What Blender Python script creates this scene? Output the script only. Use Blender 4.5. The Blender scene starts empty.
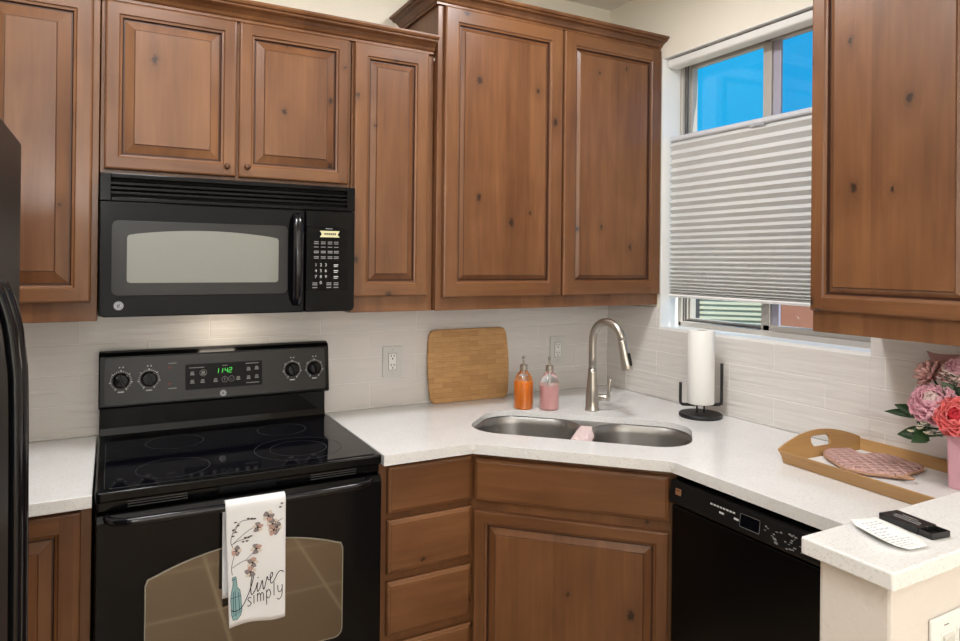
import bpy, bmesh, math, random
from mathutils import Vector, Matrix
random.seed(7)
S = bpy.context.scene
COL = S.collection
PI = math.pi
W = 2.155           # x of the window wall
CEIL = 2.73

# ------------------------------------------------------------------ camera
cam = bpy.data.cameras.new('camera')
cam.sensor_width = 36.0
cam.lens = 675.0 / 960 * 36
cam.shift_x = (480 - 478.6) / 960
cam.shift_y = -(320.5 - 259.4) / 960
cam.clip_start = 0.02
co = bpy.data.objects.new('camera', cam)
COL.objects.link(co)
yaw, pit, rol = -0.4985, 0.0031, 0.0102
fwd = Vector((-math.sin(yaw) * math.cos(pit), math.cos(yaw) * math.cos(pit), math.sin(pit)))
rt = Vector((math.cos(yaw), math.sin(yaw), 0))
up = rt.cross(fwd)
r2 = math.cos(rol) * rt + math.sin(rol) * up
u2 = -math.sin(rol) * rt + math.cos(rol) * up
M = Matrix((r2, u2, -fwd)).transposed().to_4x4()
M.translation = Vector((0.0317, -2.5796, 1.5047))
co.matrix_world = M
S.camera = co

# ------------------------------------------------------------------ view
S.view_settings.view_transform = 'Standard'
S.view_settings.look = 'None'
S.view_settings.gamma = 1.0
S.view_settings.use_curve_mapping = False
S.view_settings.exposure = -0.24

# ------------------------------------------------------------------ sky
wd = bpy.data.worlds.new('sky')
S.world = wd
wd.use_nodes = True
wn = wd.node_tree
wn.nodes.clear()
wo = wn.nodes.new('ShaderNodeOutputWorld')
wb = wn.nodes.new('ShaderNodeBackground')
wr = wn.nodes.new('ShaderNodeValToRGB')
wg = wn.nodes.new('ShaderNodeTexCoord')
ws = wn.nodes.new('ShaderNodeSeparateXYZ')
wn.links.new(wg.outputs['Generated'], ws.inputs[0])
wn.links.new(ws.outputs['Z'], wr.inputs[0])
wr.color_ramp.elements[0].position = 0.0
wr.color_ramp.elements[0].color = (0.55, 0.75, 0.95, 1)
wr.color_ramp.elements[1].position = 0.16
wr.color_ramp.elements[1].color = (0.018, 0.50, 1.0, 1)
wn.links.new(wr.outputs[0], wb.inputs[0])
wb.inputs[1].default_value = 1.12
wn.links.new(wb.outputs[0], wo.inputs[0])

# ------------------------------------------------------------------ lights
def area(name, loc, size, power, color=(1, 1, 1), rot=(0, 0, 0), shape='DISK', size_y=None, spread=None):
    l = bpy.data.lights.new(name, 'AREA')
    l.shape = shape
    l.size = size
    if size_y: l.size_y = size_y
    l.energy = power
    l.color = color
    if spread: l.spread = spread
    o = bpy.data.objects.new(name, l)
    o.location = loc
    o.rotation_euler = rot
    COL.objects.link(o)
    return o
sun = bpy.data.lights.new('sun', 'SUN')
sun.energy = 7.0
sun.angle = 0.01
sun.color = (1, .95, .88)
so = bpy.data.objects.new('sun', sun)
so.rotation_euler = Vector((-0.13, 0.58, -0.80)).to_track_quat('-Z', 'Y').to_euler()
COL.objects.link(so)
WARM = (.985, .985, 1.0)
area('ceiling_can_light', (1.28, -0.98, 2.70), 0.30, 19, WARM)
area('ceiling_can_light', (0.15, -1.05, 2.70), 0.30, 15, WARM)
area('ceiling_can_light', (-0.20, -1.35, 2.70), 0.40, 8, WARM)  # extra can added to balance brightness, no fixture known at this spot
area('added_overhead_fill', (0.10, -3.7, 2.71), 2.4, 30, (.955, .975, 1.0), shape='RECTANGLE', size_y=2.6)  # broad overhead fill added behind the camera, not a known ceiling fixture
area('added_rear_fill', (0.5, -5.5, 1.25), 2.8, 30, (.93, .965, 1.0), (PI / 2, 0, 0), 'RECTANGLE', 2.3)  # soft fill added at the rear wall, no door known there
pl = bpy.data.lights.new('added_point_fill', 'POINT'); pl.energy = 60; pl.shadow_soft_size = .16; pl.color = (.97, .98, 1.0)  # point fill added to brighten the ceiling, no globe lamp known
po = bpy.data.objects.new('added_point_fill', pl); po.location = (-.35, -4.5, 2.05); COL.objects.link(po)

# ------------------------------------------------------------------ materials
def lin(r, g, b):
    f = lambda c: (c / 255 / 12.92) if c / 255 <= .04045 else ((c / 255 + .055) / 1.055) ** 2.4
    return (f(r), f(g), f(b), 1)

def mat(name, col, rough=.5, metal=0, spec=.5, coat=0, trans=0, emit=None, es=1, ior=1.45):
    m = bpy.data.materials.new(name)
    m.use_nodes = True
    b = m.node_tree.nodes['Principled BSDF']
    b.inputs['Base Color'].default_value = col if len(col) == 4 else (*col, 1)
    b.inputs['Roughness'].default_value = rough
    b.inputs['Metallic'].default_value = metal
    b.inputs['Specular IOR Level'].default_value = spec
    b.inputs['Coat Weight'].default_value = coat
    b.inputs['Coat Roughness'].default_value = .08
    b.inputs['Transmission Weight'].default_value = trans
    b.inputs['IOR'].default_value = ior
    if emit:
        b.inputs['Emission Color'].default_value = emit if len(emit) == 4 else (*emit, 1)
        b.inputs['Emission Strength'].default_value = es
    return m

class N:
    """small node helper"""
    def __init__(s, m):
        s.t = m.node_tree
        s.b = s.t.nodes['Principled BSDF']
    def n(s, typ, **kw):
        x = s.t.nodes.new('ShaderNode' + typ)
        for k, v in kw.items(): setattr(x, k, v)
        return x
    def l(s, a, b): s.t.links.new(a, b)
    def ramp(s, fac, stops):
        r = s.n('ValToRGB')
        e = r.color_ramp.elements
        while len(e) < len(stops): e.new(.5)
        for el, (p, c) in zip(e, stops):
            el.position = p
            el.color = c if len(c) == 4 else (*c, 1)
        s.l(fac, r.inputs[0])
        return r.outputs[0]
    def mix(s, fac, a, b, mode='MIX'):
        x = s.n('MixRGB', blend_type=mode)
        for i, v in enumerate((fac, a, b)):
            if hasattr(v, 'is_linked'): s.l(v, x.inputs[i])
            else: x.inputs[i].default_value = v
        return x.outputs[0]
    def bump(s, h, strength, dist=.01):
        x = s.n('Bump')
        x.inputs['Strength'].default_value = strength
        x.inputs['Distance'].default_value = dist
        s.l(h, x.inputs['Height'])
        s.l(x.outputs[0], s.b.inputs['Normal'])

def wood(name, mid, dark, light, horiz=False, knots=.07, rough=.38, coat=.20, board=.11, gscale=1.0):
    m = mat(name, mid, rough, coat=coat)
    m.node_tree.nodes['Principled BSDF'].inputs['Coat Roughness'].default_value = .20
    k = N(m)
    tc = k.n('TexCoord')
    oi = k.n('ObjectInfo')
    off = k.n('VectorMath', operation='MULTIPLY_ADD')
    mul = k.n('VectorMath', operation='SCALE')
    cmb = k.n('CombineXYZ')
    for i in range(3): k.l(oi.outputs['Random'], cmb.inputs[i])
    mul.inputs['Scale'].default_value = 13.7
    k.l(cmb.outputs[0], mul.inputs[0])
    add = k.n('VectorMath', operation='ADD')
    k.l(tc.outputs['Object'], add.inputs[0])
    k.l(mul.outputs[0], add.inputs[1])
    P = add.outputs[0]
    if horiz:
        sp = k.n('SeparateXYZ'); k.l(P, sp.inputs[0])
        c2 = k.n('CombineXYZ')
        k.l(sp.outputs[2], c2.inputs[0]); k.l(sp.outputs[1], c2.inputs[1]); k.l(sp.outputs[0], c2.inputs[2])
        P = c2.outputs[0]
    def noise(scale, sc, det=4, dist=0.0, rgh=.55):
        mp = k.n('Mapping'); mp.inputs['Scale'].default_value = scale
        k.l(P, mp.inputs[0])
        nz = k.n('TexNoise'); nz.inputs['Scale'].default_value = sc
        nz.inputs['Detail'].default_value = det; nz.inputs['Distortion'].default_value = dist
        nz.inputs['Roughness'].default_value = rgh
        k.l(mp.outputs[0], nz.inputs['Vector'])
        return nz.outputs['Fac']
    g1 = noise((14 * gscale, 14 * gscale, .9), 4, 5, .6)      # fine grain
    g2 = noise((5, 5, .6), 1.6, 3, 1.2)                        # broad figure
    g3 = noise((1, 1, .7), 3.2, 3, .4)                         # blotches
    c = k.ramp(g1, [(.30, dark), (.50, mid), (.72, light)])
    c2 = k.ramp(g2, [(.36, dark), (.52, mid), (.66, light)])
    c = k.mix(.55, c, c2)
    c = k.mix(.30, c, k.ramp(g3, [(.38, dark), (.58, light)]))
    # glued boards
    sp = k.n('SeparateXYZ'); k.l(P, sp.inputs[0])
    dv = k.n('Math', operation='DIVIDE'); dv.inputs[1].default_value = board
    k.l(sp.outputs[0], dv.inputs[0])
    fl = k.n('Math', operation='FLOOR'); k.l(dv.outputs[0], fl.inputs[0])
    wnz = k.n('TexWhiteNoise', noise_dimensions='1D'); k.l(fl.outputs[0], wnz.inputs['W'])
    c = k.mix(.26, c, k.ramp(wnz.outputs['Value'], [(0, dark), (1, light)]))
    # knots
    if knots:
        sq = k.n('SeparateXYZ'); k.l(P, sq.inputs[0])
        cq = k.n('CombineXYZ'); k.l(sq.outputs[0], cq.inputs[0])
        mz_ = k.n('Math', operation='MULTIPLY'); mz_.inputs[1].default_value = .62; k.l(sq.outputs[2], mz_.inputs[0]); k.l(mz_.outputs[0], cq.inputs[1])
        vo = k.n('TexVoronoi', voronoi_dimensions='2D'); vo.inputs['Scale'].default_value = 7.0
        nz = k.n('TexNoise'); nz.inputs['Scale'].default_value = 95; nz.inputs['Detail'].default_value = 4
        k.l(P, nz.inputs['Vector'])
        ms = k.n('VectorMath', operation='MULTIPLY_ADD'); ms.inputs[1].default_value = (.020, .016, 0); ms.inputs[2].default_value = (-.010, -.008, 0)
        k.l(nz.outputs['Color'], ms.inputs[0])
        ad = k.n('VectorMath', operation='ADD'); k.l(cq.outputs[0], ad.inputs[0]); k.l(ms.outputs[0], ad.inputs[1])
        k.l(ad.outputs[0], vo.inputs['Vector'])
        sel = k.n('SeparateXYZ'); k.l(vo.outputs['Color'], sel.inputs[0])
        # knots differ in size; about half the cells carry one
        sz = k.n('MapRange'); sz.inputs['From Min'].default_value = .45; sz.inputs['From Max'].default_value = 1.0
        sz.inputs['To Min'].default_value = 1.9; sz.inputs['To Max'].default_value = .55; k.l(sel.outputs[0], sz.inputs['Value'])
        ds = k.n('Math', operation='MULTIPLY'); k.l(vo.outputs['Distance'], ds.inputs[0]); k.l(sz.outputs[0], ds.inputs[1])
        core = k.ramp(ds.outputs[0], [(0, (1, 1, 1)), (.030, (.9, .9, .9)), (.050, (.25, .25, .25)), (.085, (0, 0, 0))])
        halo = k.ramp(ds.outputs[0], [(0, (1, 1, 1)), (.08, (.75, .75, .75)), (.26, (0, 0, 0))])
        gt = k.n('Math', operation='GREATER_THAN'); gt.inputs[1].default_value = .52
        k.l(sel.outputs[0], gt.inputs[0])
        mh = k.n('Math', operation='MULTIPLY'); k.l(halo, mh.inputs[0]); k.l(gt.outputs[0], mh.inputs[1])
        mh2 = k.n('Math', operation='MULTIPLY'); k.l(mh.outputs[0], mh2.inputs[0]); mh2.inputs[1].default_value = .42
        c = k.mix(mh2.outputs[0], c, dark)
        mm = k.n('Math', operation='MULTIPLY'); k.l(core, mm.inputs[0]); k.l(gt.outputs[0], mm.inputs[1])
        c = k.mix(mm.outputs[0], c, (.022, .009, .004, 1))
    k.l(c, k.b.inputs['Base Color'])
    k.bump(g1, .05, .004)
    return m

W_MID, W_DRK, W_LGT = (.160, .063, .0220, 1), (.086, .030, .0098, 1), (.245, .109, .043, 1)
alder = wood('alder_wood', W_MID, W_DRK, W_LGT)
alder_h = wood('alder_wood_crosswise', W_MID, W_DRK, W_LGT, horiz=True)
alder_plain = wood('alder_wood_clear', W_MID, W_DRK, W_LGT, knots=0)
glaze = mat('dark_glaze', (.055, .020, .009), .45)
tray_wood = wood('oak_tray_wood', lin(180, 138, 86), lin(150, 108, 62), lin(198, 158, 104), horiz=True, knots=0, rough=.45, coat=.1)

bamboo = mat('bamboo_blocks', lin(196, 150, 96), .5)
k = N(bamboo)
tc = k.n('TexCoord')
br = k.n('TexBrick')
mp = k.n('Mapping'); mp.inputs['Rotation'].default_value = (PI / 2, 0, 0)
k.l(tc.outputs['Object'], mp.inputs[0]); k.l(mp.outputs[0], br.inputs['Vector'])
br.inputs['Scale'].default_value = 1
br.inputs['Brick Width'].default_value = .085
br.inputs['Row Height'].default_value = .021
br.inputs['Mortar Size'].default_value = .0007
br.inputs['Color1'].default_value = lin(200, 156, 104)
br.inputs['Color2'].default_value = lin(150, 104, 60)
br.inputs['Mortar'].default_value = lin(160, 112, 66)
br.inputs['Bias'].default_value = -.45
nz = k.n('TexNoise'); nz.inputs['Scale'].default_value = 6; nz.inputs['Detail'].default_value = 6
mp2 = k.n('Mapping'); mp2.inputs['Scale'].default_value = (3, 3, 45); k.l(tc.outputs['Object'], mp2.inputs[0]); k.l(mp2.outputs[0], nz.inputs['Vector'])
k.l(k.mix(.35, br.outputs['Color'], k.ramp(nz.outputs['Fac'], [(.35, lin(172, 124, 74)), (.65, lin(212, 168, 114))])), k.b.inputs['Base Color'])

paint = mat('cream_wall_paint', lin(240, 234, 220), .85)
k = N(paint); nz = k.n('TexNoise'); tc = k.n('TexCoord'); k.l(tc.outputs['Object'], nz.inputs['Vector']); nz.inputs['Scale'].default_value = 90; nz.inputs['Detail'].default_value = 4
k.bump(nz.outputs['Fac'], .12, .006)
paint_low = mat('orange_peel_half_wall_paint', lin(216, 209, 202), .85)
k = N(paint_low); nz = k.n('TexNoise'); tc = k.n('TexCoord'); k.l(tc.outputs['Object'], nz.inputs['Vector']); nz.inputs['Scale'].default_value = 80; nz.inputs['Detail'].default_value = 5
k.bump(nz.outputs['Fac'], .22, .008)
ceil_paint = mat('ceiling_paint', lin(240, 236, 226), .9)
white_paint = mat('white_gloss_paint', lin(240, 240, 238), .4)

tile = mat('white_wave_tile', lin(219, 214, 209), .22, coat=.2)
k = N(tile)
geo = k.n('NewGeometry')
mp = k.n('Mapping'); mp.inputs['Scale'].default_value = (1.5, 1.5, 20)
k.l(geo.outputs['Position'], mp.inputs[0])
nz = k.n('TexNoise'); nz.inputs['Scale'].default_value = 1.9; nz.inputs['Detail'].default_value = 2.5; nz.inputs['Distortion'].default_value = .5
k.l(mp.outputs[0], nz.inputs['Vector'])
k.bump(nz.outputs['Fac'], .42, .012)
grout = mat('pale_grout', lin(236, 232, 228), .9)

quartz = mat('white_quartz', lin(226, 225, 221), .16, coat=.15)
k = N(quartz)
tc = k.n('TexCoord')
vo = k.n('TexVoronoi'); vo.inputs['Scale'].default_value = 330
k.l(tc.outputs['Object'], vo.inputs['Vector'])
sx = k.n('SeparateXYZ'); k.l(vo.outputs['Color'], sx.inputs[0])
c = k.ramp(sx.outputs[0], [(0, lin(210, 209, 206)), (.10, lin(220, 219, 217)), (.16, lin(229, 229, 228)), (.85, lin(231, 231, 230)), (1, lin(238, 238, 238))])
nz = k.n('TexNoise'); nz.inputs['Scale'].default_value = 9; nz.inputs['Detail'].default_value = 5
k.l(tc.outputs['Object'], nz.inputs['Vector'])
c = k.mix(.25, c, k.ramp(nz.outputs['Fac'], [(.4, lin(222, 221, 219)), (.65, lin(236, 236, 236))]))
vo2 = k.n('TexVoronoi'); vo2.inputs['Scale'].default_value = 150
k.l(tc.outputs['Object'], vo2.inputs['Vector'])
spk = k.ramp(vo2.outputs['Distance'], [(0, (1, 1, 1)), (.13, (1, 1, 1)), (.17, (0, 0, 0))])
s2 = k.n('SeparateXYZ'); k.l(vo2.outputs['Color'], s2.inputs[0])
gt = k.n('Math', operation='GREATER_THAN'); gt.inputs[1].default_value = .8; k.l(s2.outputs[1], gt.inputs[0])
mm = k.n('Math', operation='MULTIPLY'); k.l(spk, mm.inputs[0]); k.l(gt.outputs[0], mm.inputs[1])
c = k.mix(mm.outputs[0], c, lin(196, 194, 190))
k.l(c, k.b.inputs['Base Color'])

floor_m = mat('beige_floor_tile', lin(170, 145, 115), .35)
k = N(floor_m)
tc = k.n('TexCoord'); br = k.n('TexBrick'); k.l(tc.outputs['Object'], br.inputs['Vector'])
br.inputs['Scale'].default_value = 1; br.inputs['Brick Width'].default_value = .46; br.inputs['Row Height'].default_value = .46
br.offset = 0
br.inputs['Mortar Size'].default_value = .006
br.inputs['Color1'].default_value = lin(178, 150, 118); br.inputs['Color2'].default_value = lin(168, 140, 108)
br.inputs['Mortar'].default_value = lin(240, 226, 200)
k.l(br.outputs['Color'], k.b.inputs['Base Color'])

black_gloss = mat('black_gloss_enamel', (.003, .003, .0034), .12, spec=.2)
black_satin = mat('black_satin_plastic', (.008, .008, .008), .35, spec=.35)
black_case = mat('black_microwave_plastic', (.003, .003, .0034), .13, spec=.15)
black_panel = mat('charcoal_control_panel', (.014, .014, .014), .3, spec=.4)
black_matte = mat('black_matte_metal', (.012, .012, .012), .5)
black_glass = mat('black_ceramic_glass', (.003, .003, .005), .05, spec=.3)
black_touch = mat('black_touch_panel', (.003, .003, .003), .12, spec=.12)
slot_black = mat('slot_black', (.002, .002, .002), .8)
dw_black = mat('dishwasher_black', (.003, .003, .003), .25, spec=.25)
handle_black = mat('black_handle_plastic', (.006, .006, .008), .14, spec=.5)
mic_screen = mat('grey_perforated_window_screen', lin(128, 129, 121), .28)
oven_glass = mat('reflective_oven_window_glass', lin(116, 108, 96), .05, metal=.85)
fridge_m = mat('black_textured_refrigerator', (.022, .017, .015), .42)
k = N(fridge_m); nz = k.n('TexNoise'); nz.inputs['Scale'].default_value = 260; k.bump(nz.outputs['Fac'], .25, .003)
print_white = mat('white_print', lin(205, 205, 205), .6)
print_grey = mat('grey_print', lin(140, 140, 140), .6)
ring_grey = mat('burner_ring_print', lin(62, 62, 64), .3)
red_print = mat('red_print', lin(120, 30, 25), .5)
led_green = mat('green_clock_digits', (0.05, .5, .05), .5, emit=(.10, 1.0, .14), es=.75)
lcd_pale = mat('pale_lcd_display', lin(196, 190, 150), .4, emit=lin(196, 190, 150), es=.25)
steel = mat('brushed_stainless_steel', lin(158, 156, 153), .40, metal=1)
k = N(steel); tc = k.n('TexCoord'); mp = k.n('Mapping'); mp.inputs['Scale'].default_value = (60, 60, 2)
nz = k.n('TexNoise'); nz.inputs['Scale'].default_value = 5; k.l(tc.outputs['Object'], mp.inputs[0]); k.l(mp.outputs[0], nz.inputs['Vector'])
k.bump(nz.outputs['Fac'], .06, .002)
nickel = mat('brushed_nickel', lin(188, 183, 175), .3, metal=1)
chrome = mat('chrome', lin(215, 215, 215), .08, metal=1)
bronze = mat('bronze_brown_knob', lin(92, 62, 44), .35, metal=.4)
alu = mat('taupe_window_frame', lin(186, 180, 172), .45)
alu_d = mat('dark_window_track', lin(96, 92, 90), .5)
shade = mat('white_pleated_fabric', lin(232, 231, 228), .8)
k = N(shade)
tr = k.n('BsdfTranslucent'); tr.inputs[0].default_value = lin(232, 231, 226)
mx = k.n('MixShader'); mx.inputs[0].default_value = .28
out = [n for n in k.t.nodes if n.type == 'OUTPUT_MATERIAL'][0]
k.l(k.b.outputs[0], mx.inputs[1]); k.l(tr.outputs[0], mx.inputs[2]); k.l(mx.outputs[0], out.inputs[0])
white_plastic = mat('white_plastic', lin(236, 236, 232), .35)
outlet_m = mat('white_outlet_plastic', lin(208, 207, 202), .4)
clear_glass = mat('clear_glass', (1, 1, 1), .02, trans=1.0, ior=1.45)
def pane_mat(name, tint, refl):
    m = bpy.data.materials.new(name); m.use_nodes = True
    t = m.node_tree; t.nodes.clear()
    o = t.nodes.new('ShaderNodeOutputMaterial'); a = t.nodes.new('ShaderNodeBsdfTransparent'); g = t.nodes.new('ShaderNodeBsdfGlossy')
    x = t.nodes.new('ShaderNodeMixShader'); x.inputs[0].default_value = refl
    a.inputs[0].default_value = tint; g.inputs[1].default_value = .02
    t.links.new(a.outputs[0], x.inputs[1]); t.links.new(g.outputs[0], x.inputs[2]); t.links.new(x.outputs[0], o.inputs[0])
    return m
pane_glass = pane_mat('window_glass', (.96, .98, .98, 1), .04)
screen_glass = pane_mat('screened_window_glass', (.90, .92, .95, 1), .04)
orange_soap = mat('orange_liquid_soap', lin(255, 142, 10), .15, coat=.4)
pink_soap = mat('pink_liquid_soap', lin(255, 196, 194), .15, coat=.4)
paper = mat('white_paper', lin(238, 237, 233), .9)
k = N(paper); nz = k.n('TexNoise'); nz.inputs['Scale'].default_value = 90; k.bump(nz.outputs['Fac'], .1, .003)
cardboard = mat('cardboard_core', lin(150, 120, 90), .9)
towel_m = mat('white_cotton_towel', lin(232, 232, 233), .9)
k = N(towel_m); nz = k.n('TexNoise'); nz.inputs['Scale'].default_value = 400; k.bump(nz.outputs['Fac'], .2, .002)
teal = mat('teal_print', lin(136, 172, 174), .9)
teal_d = mat('dark_teal_print', lin(50, 84, 90), .9)
brown_p = mat('brown_stem_print', lin(70, 52, 46), .9)
ink = mat('black_ink_print', lin(28, 26, 28), .9)
blush_p = mat('blush_boll_print', lin(192, 158, 146), .9)
greyb_p = mat('grey_boll_print', lin(138, 130, 130), .9)
cream_p = mat('cream_boll_print', lin(214, 204, 194), .9)
pinkcloth = mat('pale_pink_cloth', lin(228, 206, 204), .95)
mitt_m = mat('dusty_pink_quilted_cotton', lin(202, 162, 154), .9)
k = N(mitt_m)
tc = k.n('TexCoord'); mp = k.n('Mapping'); mp.inputs['Rotation'].default_value = (0, 0, .6); mp.inputs['Scale'].default_value = (1, 1, 0)
k.l(tc.outputs['Object'], mp.inputs[0])
w1 = k.n('TexWave'); w1.inputs['Scale'].default_value = 13; k.l(mp.outputs[0], w1.inputs['Vector'])
w2 = k.n('TexWave', bands_direction='Y'); w2.inputs['Scale'].default_value = 13; k.l(mp.outputs[0], w2.inputs['Vector'])
mm = k.n('Math', operation='MINIMUM'); k.l(w1.outputs['Fac'], mm.inputs[0]); k.l(w2.outputs['Fac'], mm.inputs[1])
k.bump(mm.outputs[0], .9, .010)
mitt_in = mat('tan_mitt_binding', lin(176, 138, 110), .9)
tray_base = mat('white_tray_base', lin(226, 224, 222), .5)
vase_m = mat('pink_vase_glaze', lin(224, 172, 184), .35)
peony_pale = mat('pale_pink_petal', lin(232, 176, 190), .7)
peony_light = mat('blush_white_petal', lin(240, 214, 210), .7)
peony_coral = mat('coral_pink_petal', lin(236, 120, 120), .7)
peony_core = mat('deep_coral_petal', lin(206, 48, 62), .7)
dusty = mat('dusty_pink_petal', lin(228, 180, 176), .8)
tissue_m = mat('dusty_pink_tissue_paper', lin(214, 170, 168), .85)
leaf_m = mat('dark_green_leaf', lin(38, 66, 34), .45)
leaf_l = mat('grey_green_leaf', lin(86, 104, 84), .6)
cream_bud = mat('cream_blossom', lin(236, 230, 205), .7)
gold_label = mat('gold_sticker', lin(150, 110, 78), .6)
siding = mat('pale_mint_siding', lin(206, 204, 176), .7)
coral_stucco = mat('coral_stucco', lin(196, 128, 98), .9)
dark_post = mat('dark_green_post', lin(62, 80, 66), .7)
dirt = mat('tan_gravel', lin(170, 150, 125), .95)
black_card = mat('black_card_box', (.010, .010, .011), .35)
blue_edge = mat('navy_card', lin(28, 30, 62), .5)

# ------------------------------------------------------------------ mesh helpers
def obj(name, bm, m=None, parent=None, loc=None, rot=None, smooth=False, bev=None, seg=2, sub=0):
    bmesh.ops.recalc_face_normals(bm, faces=bm.faces)
    me = bpy.data.meshes.new(name)
    bm.to_mesh(me)
    bm.free()
    for mm in (m if isinstance(m, (list, tuple)) else [m]):
        if mm: me.materials.append(mm)
    if smooth:
        for p in me.polygons: p.use_smooth = True
    o = bpy.data.objects.new(name, me)
    COL.objects.link(o)
    if parent: o.parent = parent
    if loc: o.location = loc
    if rot: o.rotation_euler = rot
    if bev:
        b = o.modifiers.new('bevel', 'BEVEL')
        b.width = bev; b.segments = seg; b.limit_method = 'ANGLE'; b.angle_limit = math.radians(40)
        b.harden_normals = False
    if sub:
        s = o.modifiers.new('subdivision', 'SUBSURF'); s.levels = sub; s.render_levels = sub
    return o

def tag(o, label, cat, group=None):
    o['label'] = label; o['category'] = cat
    if group: o['group'] = group
    return o
def thing(name, label, cat, loc=(0, 0, 0), rz=0, group=None):
    o = bpy.data.objects.new(name, None)
    o.empty_display_size = .05
    COL.objects.link(o)
    o.location = loc; o.rotation_euler = (0, 0, rz)
    return tag(o, label, cat, group)
def struct(o):
    o['kind'] = 'structure'
    return o
def B(): return bmesh.new()
def box(bm, a, b, mi=0, mtx=None):
    x0, y0, z0 = a; x1, y1, z1 = b
    v = [bm.verts.new(p) for p in ((x0, y0, z0), (x1, y0, z0), (x1, y1, z0), (x0, y1, z0), (x0, y0, z1), (x1, y0, z1), (x1, y1, z1), (x0, y1, z1))]
    if mtx:
        for q in v: q.co = mtx @ q.co
    for f in ((0, 3, 2, 1), (4, 5, 6, 7), (0, 1, 5, 4), (1, 2, 6, 5), (2, 3, 7, 6), (3, 0, 4, 7)):
        fc = bm.faces.new([v[i] for i in f]); fc.material_index = mi
    return v
def loft(bm, loops, mi=0, cap0=False, cap1=False, closed=True):
    vs = [[bm.verts.new(p) for p in L] for L in loops]
    n = len(vs[0])
    for a, b in zip(vs, vs[1:]):
        for i in range(n if closed else n - 1):
            j = (i + 1) % n
            f = bm.faces.new((a[i], a[j], b[j], b[i])); f.material_index = mi
    if cap0: bm.faces.new(vs[0][::-1]).material_index = mi
    if cap1: bm.faces.new(vs[-1]).material_index = mi
    return vs
def lathe(bm, prof, c=(0, 0, 0), n=32, mi=0, cap0=True, cap1=True):
    loops = [[(c[0] + r * math.cos(2 * PI * i / n), c[1] + r * math.sin(2 * PI * i / n), c[2] + z) for i in range(n)] for r, z in prof]
    return loft(bm, loops, mi, cap0, cap1)
def tube(bm, pts, r, n=12, mi=0, caps=True):
    pts = [Vector(p) for p in pts]
    rs = r if isinstance(r, (list, tuple)) else [r] * len(pts)
    T0 = (pts[1] - pts[0]).normalized()
    nrm = T0.orthogonal().normalized()
    loops = []
    for i, p in enumerate(pts):
        t = (pts[min(i + 1, len(pts) - 1)] - pts[max(i - 1, 0)]).normalized()
        nrm = (nrm - t * nrm.dot(t)).normalized()
        bn = t.cross(nrm)
        loops.append([p + rs[i] * (math.cos(2 * PI * q / n) * nrm + math.sin(2 * PI * q / n) * bn) for q in range(n)])
    loft(bm, loops, mi, caps, caps)
def prism(bm, poly, z0, z1, mi=0, axis='z', mi_top=None):
    """polygon in 2D extruded along an axis"""
    def P(p, h):
        return {'z': (p[0], p[1], h), 'y': (p[0], h, p[1]), 'x': (h, p[0], p[1])}[axis]
    a = [bm.verts.new(P(p, z0)) for p in poly]
    b = [bm.verts.new(P(p, z1)) for p in poly]
    n = len(poly)
    bm.faces.new(a[::-1]).material_index = mi
    bm.faces.new(b).material_index = mi if mi_top is None else mi_top
    for i in range(n):
        j = (i + 1) % n
        bm.faces.new((a[i], a[j], b[j], b[i])).material_index = mi
def rrect(x0, y0, x1, y1, r, n=6):
    out = []
    for cx, cy, a0 in ((x1 - r, y1 - r, 0), (x0 + r, y1 - r, PI / 2), (x0 + r, y0 + r, PI), (x1 - r, y0 + r, 1.5 * PI)):
        for i in range(n + 1):
            a = a0 + PI / 2 * i / n
            out.append((cx + r * math.cos(a), cy + r * math.sin(a)))
    return out
def plate(bm, outer, holes, z0, z1, mi=0):
    """flat slab with holes: outlines are lists of (x, y)"""
    loops = []
    for L in [outer] + holes:
        vs = [bm.verts.new((x, y, z1)) for x, y in L]
        es = [bm.edges.new((vs[i], vs[(i + 1) % len(vs)])) for i in range(len(vs))]
        loops.append((vs, es))
    g = bmesh.ops.triangle_fill(bm, use_beauty=True, use_dissolve=False, edges=[e for _, es in loops for e in es])
    faces = [f for f in g['geom'] if isinstance(f, bmesh.types.BMFace)]
    for f in faces: f.material_index = mi
    vmap = {}
    for f in faces:
        for v in f.verts:
            if v not in vmap: vmap[v] = bm.verts.new((v.co.x, v.co.y, z0))
    for f in faces:
        bm.faces.new([vmap[v] for v in reversed(f.verts)]).material_index = mi
    for vs, es in loops:
        for i in range(len(vs)):
            a, b = vs[i], vs[(i + 1) % len(vs)]
            bm.faces.new((a, b, vmap[b], vmap[a])).material_index = mi
def smooth_curve(pts, k=8):
    """Catmull-Rom through points"""
    pts = [Vector(p) for p in pts]
    P = [pts[0] * 2 - pts[1]] + pts + [pts[-1] * 2 - pts[-2]]
    out = []
    for i in range(1, len(P) - 2):
        p0, p1, p2, p3 = P[i - 1:i + 3]
        for q in range(k):
            t = q / k
            out.append(.5 * ((2 * p1) + (-p0 + p2) * t + (2 * p0 - 5 * p1 + 4 * p2 - p3) * t * t + (-p0 + 3 * p1 - 3 * p2 + p3) * t ** 3))
    out.append(pts[-1])
    return out
def text_geo(s, size, align='CENTER'):
    cu = bpy.data.curves.new('lettering', 'FONT')
    cu.body = s; cu.size = size; cu.align_x = align; cu.align_y = 'CENTER'
    cu.resolution_u = 2
    o = bpy.data.objects.new('lettering', cu)
    COL.objects.link(o)
    bpy.context.view_layer.update()
    dg = bpy.context.evaluated_depsgraph_get()
    me = o.evaluated_get(dg).to_mesh()
    V = [tuple(v.co) for v in me.vertices]; F = [tuple(p.vertices) for p in me.polygons]
    o.evaluated_get(dg).to_mesh_clear()
    bpy.data.objects.remove(o); bpy.data.curves.remove(cu)
    return V, F
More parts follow.
